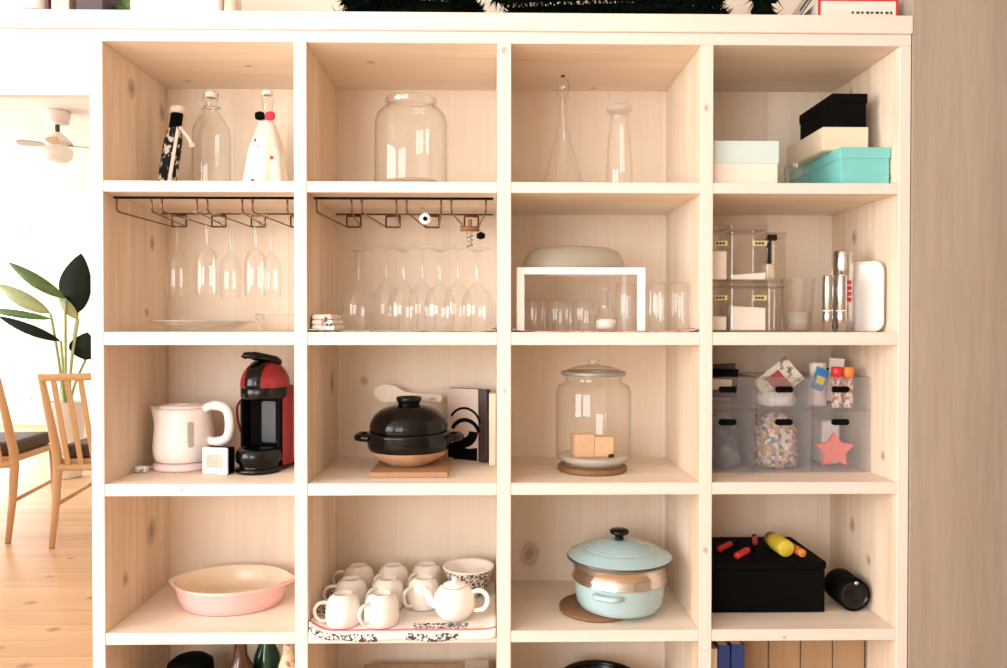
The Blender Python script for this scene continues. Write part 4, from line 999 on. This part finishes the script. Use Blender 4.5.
# artificial fir branches
def fir(name, label, x0, x1, y, z, seed, count):
    rnd = random.Random(seed); r = thing(name, label, 'branch', (0, 0, 0), group='fir branches on the top board')
    stems = []
    for k in range(8):
        ya = y + rnd.uniform(-.03, .06); zz = z + .012 + k * .0105
        P = spline([(x0 + rnd.uniform(0, .05), ya, zz), (lerp(x0, x1, .35), ya + rnd.uniform(-.02, .02), zz + rnd.uniform(0, .02)), (lerp(x0, x1, .7), ya + rnd.uniform(-.02, .02), zz + rnd.uniform(0, .02)), (x1 - rnd.uniform(0, .05), ya, zz)], 12)
        stems.append(P)
    b = BM()
    for P in stems: tube(b, P, [.003] + [.0105] * (len(P) - 2) + [.003], 6)
    obj('stem', b, FIR, r)
    b = BM()
    for _ in range(count):
        P = rnd.choice(stems); i = rnd.randrange(len(P) - 1); p = P[i].lerp(P[i + 1], rnd.random())
        d = Vector((rnd.uniform(-1, 1), rnd.uniform(-1, 1), rnd.uniform(-.9, 1))).normalized(); L = rnd.uniform(.018, .04)
        q = p + d * L
        if q.z < z + .001: q.z = z + .001
        if q.y < -.008: q.y = -.008
        q.x = min(max(q.x, x0 - .012), x1 + .012)
        s = d.cross(Vector((0, 0, 1)));  s = s.normalized() * .0022 if s.length > 1e-4 else Vector((.0022, 0, 0)); u = s.cross(d).normalized() * .0022
        vs = [b.verts.new(p + s), b.verts.new(p - s * .5 + u), b.verts.new(p - s * .5 - u)]; t_ = b.verts.new(q)
        for a, c in ((0, 1), (1, 2), (2, 0)): b.faces.new((vs[a], vs[c], t_))
    o = obj('needles', b, FIR, r); o['kind'] = 'stuff'
fir('fir_branch', 'dark artificial fir branch on the top board, left one', -.375, -.050, .06, zt, 1, 5200)
fir('fir_branch', 'dark artificial fir branch on the top board, long right one', -.022, .50, .06, zt, 2, 9000)
fir('fir_branch', 'small sparse fir sprig at the right end of the long branch', .545, .585, .03, zt - .006, 3, 220)
r = thing('booklet', 'grey booklet leaning beside the red edged box on top', 'booklet', (.632, .05, zt + .0045))
r.rotation_euler = (0, .62, 0)
b = BM(); box(b, -.004, .004, 0, .10, 0, .10); obj('pages', b, plain('grey_page', (.42, .40, .37), .6), r)
b = BM(); box(b, .0042, .0058, -.001, .10, 0, .10); obj('cover', b, BLACKM, r)
b = BM(); box(b, -.0035, -.001, -.0016, -.0004, .03, .07); obj('cover_stripe', b, BLACKM, r)
b = BM(); box(b, -.016, .016, 0, .06, 0, .12, .001, 1); o = obj('white_box', b, OFFW, loc=(.604, .20, zt)); tag(o, 'off-white upright carton at the right end of the fir on top', 'carton')
r = thing('red_edged_box', 'white box with red edges at the right end of the top board', 'box', (.766, .030, zt))
b = BM(); box(b, -.086, .086, 0, .12, .0, .046, .001, 1); obj('box_body', b, plain('white_card', (.80, .76, .70), .7, var=.03), r)
b = BM(); box(b, -.087, -.0825, -.002, .0005, 0, .0475); box(b, .0825, .087, -.002, .0005, 0, .0475); box(b, -.0824, .0824, -.002, .0005, .0435, .0475); obj('red_edging', b, REDM, r)
b = BM()
for k in range(9): box(b, -.014 + k * .0105, -.009 + k * .0105 + .002 * (k % 2), -.0008, -.0002, .016, .021)
obj('printed_line', b, DGREY, r)

# ------------------------------------------------------------------ dining room seen through the opening
def chair(label, x, y, rz, root=None):
    r = thing('dining_chair', label, 'chair', (x, y, 0), rz, 'slat-backed dining chairs')
    W, D = .40, .42      # facing +Y, back rest at -Y
    for s in (-1, 1):
        b = BM(); P = [(s * W / 2, -.045, 0), (s * W / 2, .0, .20), (s * W / 2, .018, .36), (s * W / 2, .012, .43), (s * W / 2, -.06, .62), (s * W / 2, -.14, .815)]
        tube(b, P, [.0125, .018, .0205, .0205, .0175, .014], 12); obj('rear_post', b, CHAIRW, r)
        b = BM(); tube(b, [(s * (W / 2 - .005), D, .38), (s * (W / 2), D + .02, 0)], [.020, .013], 10); obj('front_leg', b, CHAIRW, r)
        b = BM(); tube(b, [(s * W / 2, .0, .19), (s * W / 2, D + .008, .21)], .010, 8); obj('side_stretcher', b, CHAIRW, r)
    b = BM(); tube(b, spline([(-W / 2, -.134, .80), (0, -.15, .805), (W / 2, -.134, .80)], 8), .017, 10); obj('top_rail', b, CHAIRW, r)
    b = BM(); tube(b, spline([(-W / 2, .014, .366), (0, .004, .366), (W / 2, .014, .366)], 8), .017, 10); obj('lower_rail', b, CHAIRW, r)
    for k in range(6):
        xx = lerp(-W / 2 + .055, W / 2 - .055, k / 5); b = BM(); vs = box(b, -.0115, .0115, -.005, .005, 0, .452, .002, 1); bmesh.ops.transform(b, matrix=T(xx, .008, .366) @ RX(math.atan2(.152, .43)), verts=b.verts); obj('back_slat', b, CHAIRW, r)
    b = BM(); box(b, -W / 2, W / 2, .03, D + .01, .372, .402, .006, 2); obj('seat_frame', b, CHAIRW, r)
    b = BM(); box(b, -W / 2 + .012, W / 2 - .012, .032, D + .02, .4025, .47, .022, 4); obj('cushion', b, CUSH, r)
    return r
c1 = chair('honey wood dining chair just left of the shelving unit', -1.88, 2.02, .10)
copy_thing(c1, (-2.53, 2.06, 0), .10, 'honey wood dining chair at the left edge of the photo')

r = thing('potted_plant', 'tall broad-leaved house plant in the dining room', 'plant', (-2.93, 3.62, 0))
b = BM(); lathe(b, [(0, 0), (.09, 0), (.10, .02), (.12, .5), (.125, .52), (.115, .52), (.11, .48), (0, .46)], 36); obj('pot', b, WHITEM, r)
tips = [((.085, 0, 1.12), (.10, .02, 1.53), .22, LEAFD), ((.12, .03, .80), (.15, .0, .99), .20, LEAFD),
        ((.03, -.05, 1.22), (-.32, -.1, 1.46), .085, LEAFG), ((-.10, 0, 1.12), (-.46, .0, 1.32), .10, LEAFP), ((-.03, .0, .93), (-.42, -.05, 1.10), .07, LEAFD), ((-.09, .0, 1.08), (-.55, .0, 1.15), .05, LEAFG), ((.10, -.02, 1.08), (-.03, -.03, 1.25), .07, LEAFP)]
for k, (p, q, w, m) in enumerate(tips):
    b = BM(); tube(b, spline([(.02 * math.cos(k), .02 * math.sin(k), .46), (p[0] * .5, p[1] * .5, lerp(.46, p[2], .55)), p], 6), .009, 8); obj('stem', b, LEAFP, r)
    b = BM(); leaf(b, p, q, w, up=(0, -1, .1), n=12, cup=.25); o = obj('leaf', b, m, r); mm = o.modifiers.new('thick', 'SOLIDIFY'); mm.thickness = .0015
r = thing('side_cabinet', 'low white cabinet behind the chairs in the dining room', 'cabinet', (-2.56, 3.80, 0))
b = BM(); box(b, -.22, .5, 0, .35, .02, .70, .004, 2); obj('cabinet_body', b, WHITEM, r)
b = BM(); box(b, -.235, .515, -.012, .36, .701, .725, .003, 2); obj('cabinet_top', b, WHITEM, r)
for k in (0, 1):
    b = BM(); box(b, -.215 + k * .358, .138 + k * .355, -.018, -.001, .04, .69, .003, 2); d_ = obj('door', b, WHITEM, r)
    b = BM(); tube(b, [(.115 + k * .06, -.03, .34), (.115 + k * .06, -.03, .42)], .006, 8); obj('handle', b, CHROME, d_)
r = thing('small_box', 'small white box with two black marks on the white cabinet', 'box', (-2.68, 3.85, .7255))
b = BM(); box(b, -.09, .10, 0, .10, 0, .11, .004, 2); obj('box_body', b, WHITEP, r)
b = BM(); box(b, -.02, -.002, -.0012, -.0002, .035, .085); box(b, -.035, -.002, -.0012, -.0002, .072, .085); box(b, .045, .058, -.0012, -.0002, .03, .08); obj('black_mark', b, BLACKM, r)
r = thing('ceiling_fan', 'white ceiling fan with lamp bowl in the dining room', 'fan', (-2.85, 3.4, CEIL - .001))
b = BM(); lathe(b, [(0, 0), (.075, 0), (.078, -.01), (.070, -.075), (.05, -.085), (0, -.087)], 32); obj('ceiling_canopy', b, WHITEM, r)
b = BM(); tube(b, [(0, 0, -.087), (0, 0, -.14)], .014, 12); obj('rod', b, DGREY, r)
b = BM(); lathe(b, [(.02, -.135), (.05, -.16), (.085, -.195), (.09, -.21), (.06, -.222), (0, -.223)], 32); obj('motor_housing', b, WHITEM, r)
for k in range(4):
    a = .35 + k * PI / 2; b = BM(); M = RZ(a) @ T(.06, 0, -.222) @ RX(.20)
    prism(b, [(0, -.02), (.05, -.035), (.15, -.04), (.17, -.02), (.17, .02), (.15, .04), (.05, .035), (0, .02)], .006, M); obj('blade', b, GREYW if k % 2 == 0 else CREAMB, r)
b = BM(); lathe(b, [(.05, -.2235), (.085, -.24), (.092, -.265), (.085, -.30), (.06, -.325), (0, -.335)], 32); obj('lamp_bowl', b, frosted('opal_glass', (.9, .88, .84), .9, .3, .5), r)

# ------------------------------------------------------------------ light
w = bpy.data.worlds.new('daylight'); scn.world = w; w.use_nodes = True
bg = w.node_tree.nodes['Background']; bg.inputs[0].default_value = (.93, .97, 1, 1); bg.inputs[1].default_value = 2.0
def area(name, loc, rot, sx, sy, power, col):
    l = bpy.data.lights.new(name, 'AREA'); l.shape = 'RECTANGLE'; l.size = sx; l.size_y = sy; l.energy = power; l.color = col
    o = bpy.data.objects.new(name, l); o.location = loc; o.rotation_euler = rot; C.objects.link(o); return o
area('window_daylight_left', (-3.25, -1.97, 1.3), (0, -PI / 2, 0), 1.75, 2.4, 235, (1, .98, .965))
area('window_daylight_front', (-1.88, -3.85, 1.32), (PI / 2, 0, 0), 1.9, 1.7, 145, (1, .98, .965))
area('window_daylight_dining', (-6.25, 3.4, 1.25), (0, -PI / 2, 0), 1.8, 4.3, 345, (1, .98, .95))
area('window_daylight_dining_far', (-5.28, 6.65, 1.2), (-PI / 2, 0, 0), .9, 1.8, 60, (1, .98, .95))

# ------------------------------------------------------------------ camera
cam = bpy.data.cameras.new('camera'); co = bpy.data.objects.new('camera', cam); C.objects.link(co)
cam.sensor_fit = 'HORIZONTAL'; cam.sensor_width = 36; cam.lens = 760.0 / 1007 * 36; cam.clip_start = .05
yaw, pit, rol = .01658, -.01142, .0006
fw = Vector((math.sin(yaw) * math.cos(pit), math.cos(yaw) * math.cos(pit), math.sin(pit)))
rt = Vector((math.cos(yaw), -math.sin(yaw), 0)); up = rt.cross(fw)
rt, up = rt * math.cos(rol) + up * math.sin(rol), up * math.cos(rol) - rt * math.sin(rol)
co.matrix_world = Matrix(((rt.x, up.x, -fw.x, -.02804), (rt.y, up.y, -fw.y, -1.60992), (rt.z, up.z, -fw.z, 1.0396), (0, 0, 0, 1)))
scn.camera = co

scn.view_settings.view_transform = 'Standard'; scn.view_settings.look = 'None'
scn.view_settings.exposure = -.63; scn.view_settings.gamma = 1; scn.view_settings.use_curve_mapping = False
scn.cycles.transparent_max_bounces = 40; scn.cycles.max_bounces = 10; scn.cycles.diffuse_bounces = 6
